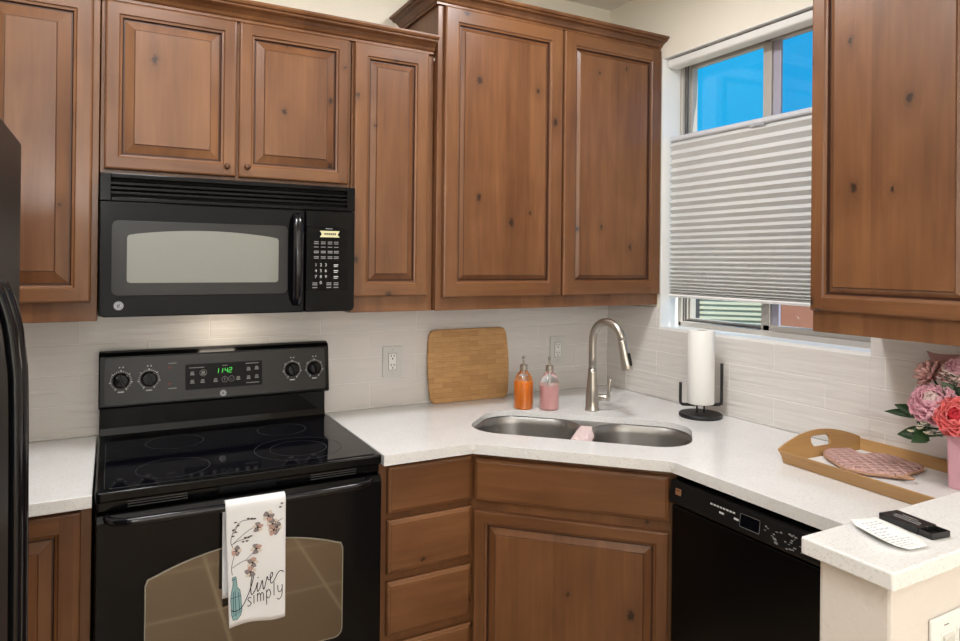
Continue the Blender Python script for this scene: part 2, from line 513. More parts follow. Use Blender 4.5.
def add_text(bm, s, size, mtx, mi=0, align='CENTER'):
    V, F = text_geo(s, size, align)
    vs = [bm.verts.new(mtx @ Vector(v)) for v in V]
    for f in F:
        try: bm.faces.new([vs[i] for i in f]).material_index = mi
        except ValueError: pass
def face_y(x, y, z):     # text plane standing up, facing -y
    return Matrix.Translation((x, y, z)) @ Matrix.Rotation(PI / 2, 4, 'X')
def ribbon(bm, pts, w, y, mi=0):
    """flat stroke in an x-z plane facing -y; pts (x, z)"""
    n = len(pts); L = []; R = []
    for i, p in enumerate(pts):
        a = Vector(pts[max(i - 1, 0)]); b = Vector(pts[min(i + 1, n - 1)])
        d = (b - a)
        if d.length < 1e-9: d = Vector((1, 0))
        d.normalize()
        ww = w[i] if isinstance(w, list) else w
        nx, nz = -d.y * ww / 2, d.x * ww / 2
        yy = y(p[0], p[1]) if callable(y) else y
        L.append(bm.verts.new((p[0] + nx, yy, p[1] + nz))); R.append(bm.verts.new((p[0] - nx, yy, p[1] - nz)))
    for i in range(n - 1):
        bm.faces.new((L[i], L[i + 1], R[i + 1], R[i])).material_index = mi
def sweep(bm, path, prof, mi=0, caps=True):
    """profile (out, z) along an xy path; out is to the right of travel, mitred"""
    P = [Vector(p) for p in path]
    loops = []
    for i, p in enumerate(P):
        ds = []
        if i > 0: ds.append((P[i] - P[i - 1]).normalized())
        if i < len(P) - 1: ds.append((P[i + 1] - P[i]).normalized())
        ns = [Vector((d.y, -d.x)) for d in ds]
        n = ns[0] if len(ns) == 1 else (ns[0] + ns[1]) / (1 + ns[0].dot(ns[1]))
        loops.append([(p.x + n.x * o, p.y + n.y * o, z) for o, z in prof])
    loft(bm, loops, mi, caps, caps)

# ------------------------------------------------------------------ setting
RX, RY = 4.2, -5.6      # far limits of the room behind and beside the camera
WY0, WY1, WZ0, WZ1 = -1.296, -0.36, 1.228, 2.405     # window opening in the right wall
bm = B(); box(bm, (-.95, 0, 0), (W + .2, .12, CEIL)); struct(obj('wall_back', bm, paint))
bm = B()
ym = -2.0
for a, b in (((W, WY1, 0), (W + .2, .0, CEIL)), ((W, RY, 0), (W + .2, WY0, CEIL)), ((W, WY0, 0), (W + .2, WY1, WZ0 - .0122)), ((W, WY0, WZ1), (W + .2, WY1, CEIL))):
    box(bm, a, b)
struct(obj('wall_right', bm, paint))
bm = B(); box(bm, (-1.07, RY, 0), (-.95, .12, CEIL)); struct(obj('wall_left', bm, paint))
bm = B(); box(bm, (-1.07, RY - .12, 0), (W + .2, RY, CEIL)); struct(obj('wall_rear', bm, paint))
bm = B(); box(bm, (-1.07, RY - .12, CEIL), (W + .2, .12, CEIL + .1)); struct(obj('ceiling', bm, ceil_paint))
bm = B(); box(bm, (-1.07, RY - .12, -.1), (W + .2, .12, 0)); struct(obj('floor', bm, floor_m))

# tiled splashbacks, real tiles 40 x 10 cm in running bond
TT = .008
def tiles(name, u0, u1, z0, z1, ph, cut=None, right=False):
    bm = B()
    def add(a, b, c, d, mi, t):
        if right: box(bm, (W - t, -b, c), (W, -a, d), mi)
        else: box(bm, (a, -t, c), (b, 0, d), mi)
    regs = [(u0, u1, z0, z1)]
    if cut: regs = [(u0, cut[0], z0, z1), (cut[0], cut[1], z0, cut[2]), (cut[1], u1, z0, z1)]
    for (ra, rb, rz0, rz1) in regs:
        add(ra, rb, rz0, rz1, 1, TT - .0012)
    row = 0; z = .9195
    while z < z1:
        s = ph + (.2 if row % 2 else 0) - .4 * 12
        while s < u1:
            for (ra, rb, rz0, rz1) in regs:
                a, b = max(s + .0011, ra), min(s + .4 - .0011, rb)
                c, d = max(z + .0011, rz0), min(z + .1 - .0011, rz1)
                if b - a > .004 and d - c > .004: add(a, b, c, d, 0, TT)
            s += .4
        z += .1; row += 1
    o = obj(name, bm, [tile, grout], bev=.0012, seg=2); struct(o)
tiles('wall_back_splash', -.9, W - TT, .9145, 1.3205, .943)
tiles('wall_right_splash', 0.0, 1.86, .9145, 1.3105, .942, cut=(-WY1 - .0, -WY0 + .0, WZ0 - .012), right=True)

# window: reveal trim, frame, two sashes
bm = B()
t = .003
xr = W + .1
for a, b in (((W - .006, WY0, WZ0 - .012), (xr, WY1, WZ0)), ((W - .006, WY1 - t, WZ0), (xr, WY1, WZ1)), ((W - .002, WY0, WZ0), (xr, WY0 + t, WZ1)), ((W - .002, WY0, WZ1 - t), (xr, WY1, WZ1))):
    box(bm, a, b)
struct(obj('trim_1', bm, white_paint))
def win_obj(name, boxes, m, bev=.002):
    bm = B()
    for a, b in boxes: box(bm, a, b)
    return obj(name, bm, m, WIN, bev=bev)
WIN = bpy.data.objects.new('window_1', None); COL.objects.link(WIN); WIN['kind'] = 'structure'
y0, y1, z0, z1 = WY0 + .0035, WY1 - .0035, WZ0 + .0005, WZ1 - .0035
win_obj('window_frame', [((xr, y0, z0), (xr + .09, y0 + .022, z1)), ((xr, y1 - .016, z0), (xr + .09, y1, z1)), ((xr, y0, z0), (xr + .09, y1, z0 + .020)), ((xr, y0, z1 - .012), (xr + .09, y1, z1))], alu)
win_obj('window_track', [((xr + .010, y1 - .022, z0 + .02), (xr + .016, y1 - .016, z1 - .012)), ((xr + .024, y1 - .022, z0 + .02), (xr + .030, y1 - .016, z1 - .012)), ((xr + .034, y0, z0 + .02), (xr + .040, y1 - .016, z0 + .028))], alu_d)
ms = -.800
win_obj('fixed_sash', [((xr + .045, y1 - .026, z0 + .02), (xr + .075, y1 - .016, z1 - .012)), ((xr + .045, ms, z0 + .02), (xr + .075, ms + .028, z1 - .012)),
                       ((xr + .045, ms, z0 + .02), (xr + .075, y1 - .02, z0 + .034)), ((xr + .045, ms, z1 - .026), (xr + .075, y1 - .02, z1 - .012))], alu)
win_obj('sliding_sash', [((xr + .008, ms - .030, z0 + .02), (xr + .040, ms + .008, z1 - .012)), ((xr + .008, y0 + .022, z0 + .02), (xr + .04, y0 + .05, z1 - .012)),
                         ((xr + .008, y0 + .022, z0 + .02), (xr + .04, ms, z0 + .042)), ((xr + .008, y0 + .022, z1 - .034), (xr + .04, ms, z1 - .012))], alu)
win_obj('sash_latch', [((xr - .006, ms - .004, z0 + .80), (xr + .008, ms + .016, z0 + .845))], alu_d)
win_obj('sash_edge_reflection', [((xr + .018, ms - .064, z0 + .042), (xr + .030, ms - .030, z1 - .034))], mat('pale_lilac_reflection', lin(176, 172, 186), .3))  # lilac strip paints the purplish reflection along the sliding sash's glass edge
bm = B(); box(bm, (xr + .058, ms + .024, z0 + .034), (xr + .062, y1 - .024, z1 - .026)); obj('window_pane', bm, pane_glass, WIN)
bm = B(); box(bm, (xr + .022, y0 + .048, z0 + .042), (xr + .026, ms - .062, z1 - .034)); obj('window_pane', bm, screen_glass, WIN)

# half wall of the breakfast bar
bm = B(); box(bm, (1.052, -1.995, 0), (W, -1.878, 1.030)); struct(obj('wall_peninsula', bm, paint_low, bev=.006))
bm = B(); box(bm, (1.048, -2.003, 0), (W, -1.9955, .09)); struct(obj('baseboard_peninsula', bm, white_paint))

# outdoors
bm = B(); box(bm, (W + .2, -12, -.4), (30, 14, -.3)); g = struct(obj('ground_outside', bm, dirt))
def outbox(name, label, cat, parts):
    r = thing(name, label, cat)
    for nm, a, b, m in parts:
        bm = B(); box(bm, a, b); obj(nm, bm, m, r)
    return r
r = thing('neighbour_house', 'pale mint house with horizontal lap siding beyond the window gap', 'house', (5.4, 2.2, -.3))
r.rotation_euler = (0, 0, .75)
bm = B()
for i in range(40):
    z = i * .05
    prism(bm, [(-.016, z), (.0, z + .05), (.1, z + .05), (.1, z)], -.55, 1.6, axis='y')
obj('siding', bm, siding, r)
bm = B(); box(bm, (-.05, -.68, 0), (.1, -.55, 2.0)); obj('corner_board', bm, dark_post, r)
bm = B(); box(bm, (-.06, .20, .9), (.02, .26, 1.9)); box(bm, (-.06, .32, .9), (.02, .36, 1.9)); box(bm, (-.06, .26, .9), (.02, .32, .96)); box(bm, (-.06, .26, 1.84), (.02, .32, 1.9)); obj('window_frame', bm, alu_d, r)
bm = B(); box(bm, (-.045, .26, .96), (-.035, .32, 1.84)); obj('window_pane', bm, siding, r)
bm = B(); box(bm, (0, -2.2, 0), (.2, .12, 2.0)); tag(obj('garden_wall', bm, coral_stucco, loc=(5.0, 1.05, -.3), rot=(0, 0, .75)), 'coral stucco garden wall seen through the gap under the blind', 'wall')

# ------------------------------------------------------------------ cabinets
def flat_quad(bm, x0, z0, x1, z1, y, mi):
    v = [bm.verts.new(p) for p in ((x0, y, z0), (x1, y, z0), (x1, y, z1), (x0, y, z1))]
    bm.faces.new(v).material_index = mi
def rring(bm, w, h, a, b, mi=0):
    """mitred ring between rectangle insets a=(inset, y) and b"""
    (i, ya), (j, yb) = a, b
    A = [(i, ya, i), (w - i, ya, i), (w - i, ya, h - i), (i, ya, h - i)]
    C = [(j, yb, j), (w - j, yb, j), (w - j, yb, h - j), (j, yb, h - j)]
    va = [bm.verts.new(p) for p in A]; vc = [bm.verts.new(p) for p in C]
    for q in range(4):
        p = (q + 1) % 4
        m_ = mi if not isinstance(mi, tuple) else mi[q % 2]
        bm.faces.new((va[q], va[p], vc[p], vc[q])).material_index = m_
T = .020
def raised_door(parent, x0, x1, z0, z1, st=.046, bev=.026, name='door'):
    w, h = x1 - x0, z1 - z0
    bm = B()
    rring(bm, w, h, (0, 0), (0, -T + .005), (1, 0))
    rring(bm, w, h, (0, -T + .005), (.002, -T + .0015), (1, 0))
    rring(bm, w, h, (.002, -T + .0015), (.006, -T), (1, 0))
    e = .006
    flat_quad(bm, e, e, st, h - e, -T, 0); flat_quad(bm, w - st, e, w - e, h - e, -T, 0)
    flat_quad(bm, st, e, w - st, st, -T, 1); flat_quad(bm, st, h - st, w - st, h - e, -T, 1)
    rring(bm, w, h, (st, -T), (st + .003, -T + .004), (1, 0))
    rring(bm, w, h, (st + .003, -T + .004), (st + .009, -T + .0055), (1, 0))
    rring(bm, w, h, (st + .009, -T + .0055), (st + .012, -T + .012), 2)
    rring(bm, w, h, (0, 0), (.02, -.0005), 0)
    d = obj(name, bm, [alder, alder_h, glaze], parent, (x0, 0, z0))
    bm = B()
    q = st + .012
    rring(bm, w, h, (q - .002, -T + .0125), (q + .004, -T + .012), 1)
    rring(bm, w, h, (q + .004, -T + .012), (q + .004 + bev, -T + .0035), 0)
    rring(bm, w, h, (q + .004 + bev, -T + .0035), (q + .0055 + bev, -T + .0038), 1)
    rring(bm, w, h, (q + .0055 + bev, -T + .0038), (q + .007 + bev, -T + .001), 0)
    e = q + .007 + bev
    flat_quad(bm, e, e, w - e, h - e, -T + .001, 0)
    obj('raised_panel', bm, [alder, glaze], d)
    return d
def slab_front(parent, x0, x1, z0, z1, name='drawer'):
    w, h = x1 - x0, z1 - z0
    bm = B()
    for a, b in (((0, 0), (0, -T + .007)), ((0, -T + .007), (.004, -T + .0035)), ((.004, -T + .0035), (.009, -T + .002)), ((.009, -T + .002), (.012, -T))):
        rring(bm, w, h, a, b, 0)
    flat_quad(bm, .012, .012, w - .012, h - .012, -T, 0)
    rring(bm, w, h, (0, 0), (.02, -.0005), 0)
    return obj(name, bm, [alder_h], parent, (x0, 0, z0))
def cabinet_knob(parent, x, z):
    bm = B()
    lathe(bm, [(.004, 0), (.004, .008), (.0085, .012), (.0098, .016), (.008, .020), (.003, .0215)], n=20)
    return obj('knob', bm, bronze, parent, (x, -T, z), (PI / 2, 0, 0), smooth=True)
def carcass(root, w, h, depth, openings=None, toe=0):
    """box with face frame front at y=0, back at y=depth"""
    bm = B()
    if toe:
        box(bm, (0, .019, toe), (w, depth, h)); box(bm, (0, .075, 0), (w, depth, toe - .0005))
    else:
        box(bm, (0, .019, 0), (w, depth, h))
    obj('carcass', bm, alder, root)
    bm = B(); box(bm, (0, 0, toe), (w, .0188, h)); obj('face_frame', bm, alder, root, bev=.0015)

UY = -.305
# left upper
r = thing('upper_cabinet', 'tall alder wall cabinet at the far left beside the microwave', 'cabinet', (-.66, UY, 1.318))
carcass(r, .657, 2.2648 - 1.318, .295)
raised_door(r, .012, .330, 1.375 - 1.318, 2.262 - 1.318, .040, .032)
raised_door(r, .338, .640, 1.375 - 1.318, 2.262 - 1.318, .040, .032)
# above microwave
r = thing('upper_cabinet', 'short two-door alder cabinet above the black microwave', 'cabinet', (.0, UY, 1.752))
carcass(r, .757, 2.2648 - 1.752, .295)
a = raised_door(r, .010, .377, .014, 2.262 - 1.752, .036, .024)
cabinet_knob(a, .367 - .028, .030)
a = raised_door(r, .386, .746, .014, 2.262 - 1.752, .036, .024)
cabinet_knob(a, .024, .033)
# narrow
r = thing('upper_cabinet', 'narrow single-door alder wall cabinet right of the microwave', 'cabinet', (.760, UY, 1.322))
carcass(r, .313, 2.2648 - 1.322, .295)
raised_door(r, .007, .287, 1.378 - 1.322, 2.264 - 1.322, .044, .018)
# lower crown
CP = [(0, 0), (.010, 0), (.010, .008), (.016, .012), (.022, .020), (.034, .030), (.046, .034), (.050, .037), (.050, .042), (.058, .044), (.062, .050), (.062, .056), (0, .056)]
bm = B(); sweep(bm, [(-.66, UY), (1.068, UY)], [(o, 2.2652 + z) for o, z in CP])
box(bm, (-.66, UY, 2.2655), (1.068, -.01, 2.29))
tag(obj('crown_molding', bm, alder_plain), 'lower stained wood crown running along the three left wall cabinets', 'crown molding')
# big corner
BY = -.336
r = thing('upper_cabinet', 'tall two-door alder corner cabinet left of the window', 'cabinet', (1.0745, BY, 1.323))
carcass(r, W - 1.0745 - .001, 2.4435 - 1.323, .326)
raised_door(r, .0225, .5465, 1.371 - 1.323, 2.441 - 1.323, .052, .012)
raised_door(r, .5565, 1.076, 1.371 - 1.323, 2.441 - 1.323, .052, .012)
bm = B(); lathe(bm, [(.006, 0), (.006, .002), (.003, .003)], n=14); obj('hole_plug', bm, white_plastic, r, (-.0002, .03, 2.25 - 1.323), (0, -PI / 2, 0))
bm = B(); sweep(bm, [(1.0742, -.002), (1.0742, BY), (W - .0015, BY)], [(o, 2.4438 + z * .85) for o, z in CP])
box(bm, (1.0745, BY, 2.4440), (W - .0015, -.002, 2.46))
tag(obj('crown_molding', bm, alder_plain), 'higher stained wood crown wrapped around the tall corner cabinet', 'crown molding')
# right upper
r = thing('upper_cabinet', 'large alder wall cabinet right of the window above the flowers', 'cabinet', (W - .331, -1.3215, 1.312), -PI / 2)
carcass(r, .505, 1.13, .322)
raised_door(r, .003, .452, 1.374 - 1.312, 1.122, .038, .013)

# base units
BF = -.605
r = thing('base_cabinet', 'alder base cabinet at the far left under the short countertop', 'cabinet', (-.66, BF, 0))
carcass(r, .655, .879, .595, toe=.10)
raised_door(r, .012, .325, .15, .868)
raised_door(r, .335, .632, .15, .868)
r = thing('base_cabinet', 'drawer base cabinet of four drawers between range and sink', 'cabinet', (.763, BF, 0))
carcass(r, .320, .879, .595, toe=.10)
for a, b in ((.722, .868), (.536, .701), (.345, .511), (.135, .318)):
    slab_front(r, .026, .3185, a, b)
dl = (math.sqrt(.5))
q = .481
p0 = Vector((1.0838, q - 1.0838)); p1 = Vector((1.5500, q - 1.5500))
wd_ = (p1 - p0).length
r = thing('base_cabinet', 'angled corner sink base cabinet with false front and one door', 'cabinet', (p0.x, p0.y, 0), -PI / 4)
bm = B(); box(bm, (0, .019, .10), (wd_, .05, .8785)); box(bm, (.05, .075, 0), (wd_ - .05, .09, .0995)); obj('carcass', bm, alder, r)
bm = B(); box(bm, (0, 0, .10), (wd_, .0188, .8785)); obj('face_frame', bm, alder, r, bev=.0015)
slab_front(r, .020, wd_ - .024, .722, .860, 'false_front')
raised_door(r, .020, wd_ - .024, .13, .690, .036, .020)

# ------------------------------------------------------------------ worktops
def fillet(poly, rads, n=6):
    out = []
    N_ = len(poly)
    for i in range(N_):
        p = Vector(poly[i]); a = Vector(poly[i - 1]); b = Vector(poly[(i + 1) % N_])
        rr = rads[i] if i < len(rads) else 0
        if not rr: out.append(tuple(p)); continue
        u, v = (a - p).normalized(), (b - p).normalized()
        s, e = p + u * rr, p + v * rr
        for q in range(n + 1):
            t_ = q / n
            c = s * (1 - t_) ** 2 + p * 2 * t_ * (1 - t_) + e * t_ ** 2
            out.append(tuple(c))
    return out
e1 = Vector((dl, -dl)); e2 = Vector((dl, dl))
def st_(s, t): return tuple(e1 * s + e2 * t)
hole = [st_(*p) for p in rrect(1.132, .447, 1.899, .818, .125, 10)]
poly = [(.7635, -.009), (.7635, -.650), (1.067, -.650), (1.505, -1.088), (1.505, -1.8765), (W - .009, -1.8765), (W - .009, -.009)]
poly = fillet(poly, [0, .004, .02, .02, 0, 0, 0])
bm = B(); plate(bm, poly, [hole], .8935, .914)
AP = [(.7635, -.650), (1.067, -.650), (1.505, -1.088), (1.505, -1.8765)]
sweep(bm, [(x, y) for x, y in AP], [(-.0005, .8815), (-.0005, .8936), (-.024, .8936), (-.024, .8815)])
box(bm, (.7640, -.626, .8815), (.788, -.012, .8936))
tag(obj('countertop', bm, quartz, bev=.0025), 'long white speckled quartz countertop bending around the corner sink', 'countertop')
bm = B(); box(bm, (-.93, -.650, .8815), (-.004, -.009, .914)); tag(obj('countertop', bm, quartz, bev=.0025), 'short white quartz countertop left of the black range', 'countertop')
bm = B(); prism(bm, fillet([(1.028, -2.012), (W - .004, -2.012), (W - .004, -1.861), (1.028, -1.861)], [.006, 0, 0, .006]), 1.0325, 1.060)
tag(obj('bar_top', bm, quartz, bev=.003), 'raised white quartz bar top on the half wall at lower right', 'countertop')

# sink
r = thing('sink', 'stainless steel undermount double bowl sink set in the angled corner', 'sink', (0, 0, .8932))
rim_t = .0025
def bowl(s0, s1, t0, t1, rad, depth):
    loops = []
    for ins, z in ((0, 0), (.004, -.004), (.008, -.03), (.014, -depth + .035), (.024, -depth + .012), (.045, -depth), (.09, -depth - .003)):
        L = rrect(s0 + ins, t0 + ins, s1 - ins, t1 - ins, max(rad - ins * .6, .02), 10)
        loops.append([(*st_(*p), z - rim_t) for p in L])
    return loops
bw = [(1.127, 1.508), (1.552, 1.904)]
for a, b in bw:
    bm = B(); loft(bm, bowl(a, b, .443, .822, .13, .19), 0, False, True)
    obj('bowl', bm, steel, r, smooth=True)
bm = B()
plate(bm, [st_(*p) for p in rrect(1.105, .425, 1.926, .842, .135, 10)], [[st_(*p) for p in rrect(a, .443, b, .822, .13, 10)] for a, b in bw], -rim_t, -.0002)
obj('rim', bm, steel, r)
for a, b in bw:
    bm = B(); c = st_((a + b) / 2, .64); lathe(bm, [(.045, 0), (.042, .003), (.030, .001), (.028, -.001)], (c[0], c[1], -.195), 28); obj('drain', bm, chrome, r, smooth=True)
# pink cloth over divider
bm = B()
rows = []
for i in range(15):
    f_ = i / 14
    L = []
    for j in range(13):
        u = (j / 12 - .5)
        s = 1.530 + u * (.100 - .060 * f_) + .004 * math.sin(i * .9)
        edge = max(0, abs(s - 1.530) - .022)
        z = .8945 - edge * 1.3 + (.004 + .003 * math.sin(j * 1.7 + i * .8)) * (1.3 - f_) + .006 * max(0, 1 - f_ * 3)
        x, y = st_(s, .462 + f_ * .245)
        L.append((x, y, z + .0015))
    rows.append(L)
loft(bm, rows, 0, closed=False)
o = obj('dish_cloth', bm, pinkcloth, smooth=True, sub=1)
sm = o.modifiers.new('thick', 'SOLIDIFY'); sm.thickness = .004; sm.offset = 1
tag(o, 'pale pink cloth folded over the divider between the sink bowls', 'cloth')

# ------------------------------------------------------------------ faucet
FX, FY = 1.728, -.426
r = thing('faucet', 'brushed nickel pull-down gooseneck faucet behind the sink', 'faucet', (FX, FY, .9142))
bm = B(); lathe(bm, [(.0285, 0), (.0285, .006), (.0265, .010), (.0262, .045), (.0245, .085), (.0200, .125), (.0178, .150), (.0172, .168)], n=36)
obj('base', bm, nickel, r, smooth=True)
D = Vector((.16, -1.0, 0)).normalized()     # the way the spout points
pts = [Vector((0, 0, .160)), Vector((0, 0, .21)), Vector((0, 0, .26))]
R_ = .076
for i in range(0, 15):
    a = PI - (PI * .955) * i / 14
    pts.append(D * (R_ + R_ * math.cos(a)) + Vector((0, 0, .282 + R_ * math.sin(a))))
bm = B(); tube(bm, pts, .0158, 20); obj('spout', bm, nickel, r, smooth=True)
e = pts[-1]; dn = (pts[-1] - pts[-2]).normalized()
bm = B()
tube(bm, [e - dn * .004, e + dn * .004, e + dn * .03, e + dn * .075, e + dn * .108, e + dn * .112], [.0150, .0168, .0172, .0205, .0225, .0205], 24)
h = obj('spray_head', bm, nickel, r, smooth=True)
side = D.cross(Vector((0, 0, 1))).normalized()
outw = (D - dn * D.dot(dn)).normalized()
bm = B(); c = e + dn * .075 + outw * .0195
tube(bm, [c - dn * .026, c - dn * .02, c + dn * .018, c + dn * .024], [.004, .0065, .0065, .004], 12); obj('spray_button', bm, black_satin, h, smooth=True)
bm = B()
LD = Vector((.78, -.62, 0)).normalized()
tube(bm, [LD * .01 + Vector((0, 0, .052)), LD * .050 + Vector((0, 0, .053)), LD * .070 + Vector((0, 0, .053))], [.013, .0135, .0125], 18)
l0 = obj('valve', bm, nickel, r, smooth=True)
bm = B(); tube(bm, [LD * .062 + Vector((0, 0, .055)), LD * .065 + Vector((0, 0, .078)), LD * .070 + Vector((0, 0, .122)), LD * .071 + Vector((0, 0, .130))], [.0068, .0055, .0048, .003], 12)
obj('lever', bm, nickel, r, smooth=True)

# ------------------------------------------------------------------ soap bottles
def soap(label, loc, liquid, fill, name='soap_dispenser', rz=0):
    r = thing(name, label, 'soap dispenser', loc, rz, 'glass soap dispensers by the sink')
    R = .0385
    bm = B(); lathe(bm, [(R - .004, 0), (R, .004), (R, .105), (R - .004, .122), (R - .014, .140), (.0155, .148), (.0145, .158)], n=36, cap1=False)
    obj('bottle', bm, clear_glass, r, smooth=True)
    bm = B(); lathe(bm, [(R - .005, .0015), (R - .0012, .005), (R - .0012, fill)], n=36); obj('liquid', bm, liquid, r, smooth=False)
    bm = B(); lathe(bm, [(.0165, .154), (.0165, .174), (.014, .176), (.0045, .177), (.0045, .198), (.0065, .199), (.0065, .208), (.003, .210)], n=24)
    p = obj('pump', bm, nickel, r, smooth=False)
    bm = B(); tube(bm, [(0, 0, .200), (-.014, -.022, .201), (-.020, -.031, .198)], .0032, 10); obj('nozzle', bm, nickel, p, smooth=True)
    bm = B(); tube(bm, [(0, 0, .02), (0, 0, .16)], .0025, 8); obj('dip_tube', bm, white_plastic, p)
soap('clear glass pump bottle filled with orange soap beside the cutting board', (1.502, -.270, .9143), orange_soap, .113)
soap('clear glass pump bottle of pink soap, right of the orange one', (1.587, -.330, .9143), pink_soap, .097)

# ------------------------------------------------------------------ cutting board
r = thing('cutting_board', 'bamboo cutting board leaning on the tile behind the sink', 'cutting board', (1.378, -.050, .9145), 0)
bm = B()
hw, hh = .194, .305
pl = []
top = [(-hw + .008, hh - .003), (0, hh + .001), (hw - .008, hh - .003)]
for z in [i / 10 for i in range(11)]:
    pass
def bow(z): return -.012 * ((z / hh - .5) * 2) ** 2
right = [(hw + bow(z), z) for z in (0.02, .06, .10, .15, .20, .25, .285)]
left = [(-x, z) for x, z in right[::-1]]
pl = [(hw - .035, .0)] + [(hw - .018, .003)] + right + [(hw - .020, hh - .004), (hw - .045, hh)] + [(-(hw - .045), hh), (-(hw - .020), hh - .004)] + left + [(-(hw - .018), .003), (-(hw - .035), 0)]
prism(bm, pl, 0, .017, axis='y')
b = obj('board', bm, bamboo, r, bev=.004, seg=3)
b.rotation_euler = (-math.asin(.024 / .305), 0, 0)

# ------------------------------------------------------------------ outlets
def outlet(label, x, z):
    r = thing('wall_outlet', label, 'outlet', (x, -TT - .0004, z), 0, 'outlets on the tile wall')
    bm = B(); prism(bm, rrect(-.042, -.062, .042, .062, .004, 3), -.006, 0, axis='y'); p = obj('cover_plate', bm, outlet_m, r, bev=.002)
    bm = B(); prism(bm, rrect(-.0178, -.0345, .0178, .0345, .002, 3), -.0066, -.0058, axis='y'); obj('insert_gap', bm, alu_d, p)
    bm = B(); prism(bm, rrect(-.0163, -.033, .0163, .033, .002, 3), -.0082, -.0060, axis='y'); ins = obj('socket_insert', bm, white_plastic, r, bev=.0008)
    for s in (1, -1):
        cz = s * .0185
        bm = B()
        for sx, hgt in ((-.0063, .0090), (.0063, .0080)): box(bm, (sx - .0014, -.0086, cz + .001), (sx + .0014, -.0080, cz + .001 + hgt))
        prism(bm, [(.003 * math.cos(a * PI / 6), cz - .0065 + .003 * math.sin(a * PI / 6)) for a in range(12)], -.0086, -.0080, axis='y')
        obj('socket_slots', bm, slot_black, ins)
    for z_ in (.048, -.048):
        bm = B(); lathe(bm, [(.003, 0), (.003, .0008), (.001, .0012)], n=12); obj('screw', bm, nickel, p, (0, -.006, z_), (PI / 2, 0, 0))
outlet('white double outlet on the tile left of the cutting board', 1.036, 1.096)
outlet('white double outlet on the tile between faucet and soap bottles', 1.850, 1.101)

# switch plate on the half wall
r = thing('switch_plate', 'white multi-gang rocker switch plate on the half wall front', 'light switch', (1.149, -1.9956, .843))
PW = .208
bm = B(); box(bm, (0, -.006, 0), (PW, 0, .114)); pl_ = obj('cover_plate', bm, white_plastic, r, bev=.0025)
for i in range(4):
    x = .0235 + i * .046
    bm = B(); box(bm, (x, -.0085, .024), (x + .033, -.0055, .090)); rk = obj('rocker', bm, white_plastic, r, bev=.002)
    bm = B(); prism(bm, [(-.0085, .0255), (-.0125, .084), (-.0085, .088)], x + .002, x + .031, axis='x'); obj('paddle', bm, outlet_m, rk, bev=.001)
    bm = B(); box(bm, (x + .010, -.0064, .099), (x + .023, -.0059, .101)); obj('engraving', bm, print_grey, r)

# ------------------------------------------------------------------ microwave
MZ0, MZ1, MF = 1.333, 1.7495, -.370
r = thing('microwave', 'black over-the-range microwave oven under the short cabinet', 'microwave', (0, MF, MZ0))
def mz(z): return z - MZ0
H = MZ1 - MZ0
bm = B(); box(bm, (.001, .031, .0), (.756, .36, H)); obj('body', bm, black_case, r, bev=.004)
# vent grille
bm = B()
gz0, gz1 = mz(1.669), H
box(bm, (.001, .0, gz0), (.030, .03, gz1)); box(bm, (.728, .0, gz0), (.756, .03, gz1))
box(bm, (.030, .0, gz1 - .014), (.728, .03, gz1)); box(bm, (.030, .0, gz0), (.728, .03, gz0 + .012))
g_ = obj('vent_grille', bm, black_case, r, bev=.002)
n = 3
sp = (gz1 - .014 - gz0 - .012) / 4
for i in range(1, 4):
    bm = B(); z = gz0 + .012 + sp * i
    prism(bm, [(.002, z - .0042), (.002, z + .0022), (.020, z + .0075), (.020, z + .0025)], .030, .728, axis='x'); obj('louver', bm, black_case, g_)
bm = B(); box(bm, (.03, .024, gz0 + .012), (.728, .0305, gz1 - .014)); obj('vent_recess', bm, slot_black, g_)
# door with arched window
bm = B(); prism(bm, [(.001, .012), (.006, .003), (.014, 0), (.5865, 0), (.5865, mz(1.667)), (.001, mz(1.667))], 0, .030, axis='y'); d_ = obj('door', bm, black_case, r, bev=.003)
ar = rrect(.032, mz(1.395), .533, mz(1.613), .016, 5)
bm = B(); prism(bm, ar, -.0016, .0005, axis='y'); obj('door_glass', bm, black_panel, d_, bev=.001)
def arched(x0, x1, z0, z1, rise, rad=.008, n=20):
    L = [(x1 - rad, z0), (x1 - rad * .3, z0 + rad * .3), (x1, z0 + rad)]
    L += [(x1, z1 - rad), (x1 - rad * .4, z1 - rad * .1)]
    for i in range(1, n):
        t_ = i / n; x = x1 - (x1 - x0) * t_
        L.append((x, z1 + rise * (1 - (2 * t_ - 1) ** 2)))
    L += [(x0 + rad * .4, z1 - rad * .1), (x0, z1 - rad), (x0, z0 + rad), (x0 + rad * .3, z0 + rad * .3), (x0 + rad, z0)]
    return L
bm = B(); prism(bm, arched(.072, .503, mz(1.432), mz(1.572), .017), -.0026, -.0012, axis='y'); obj('window', bm, mic_screen, d_)
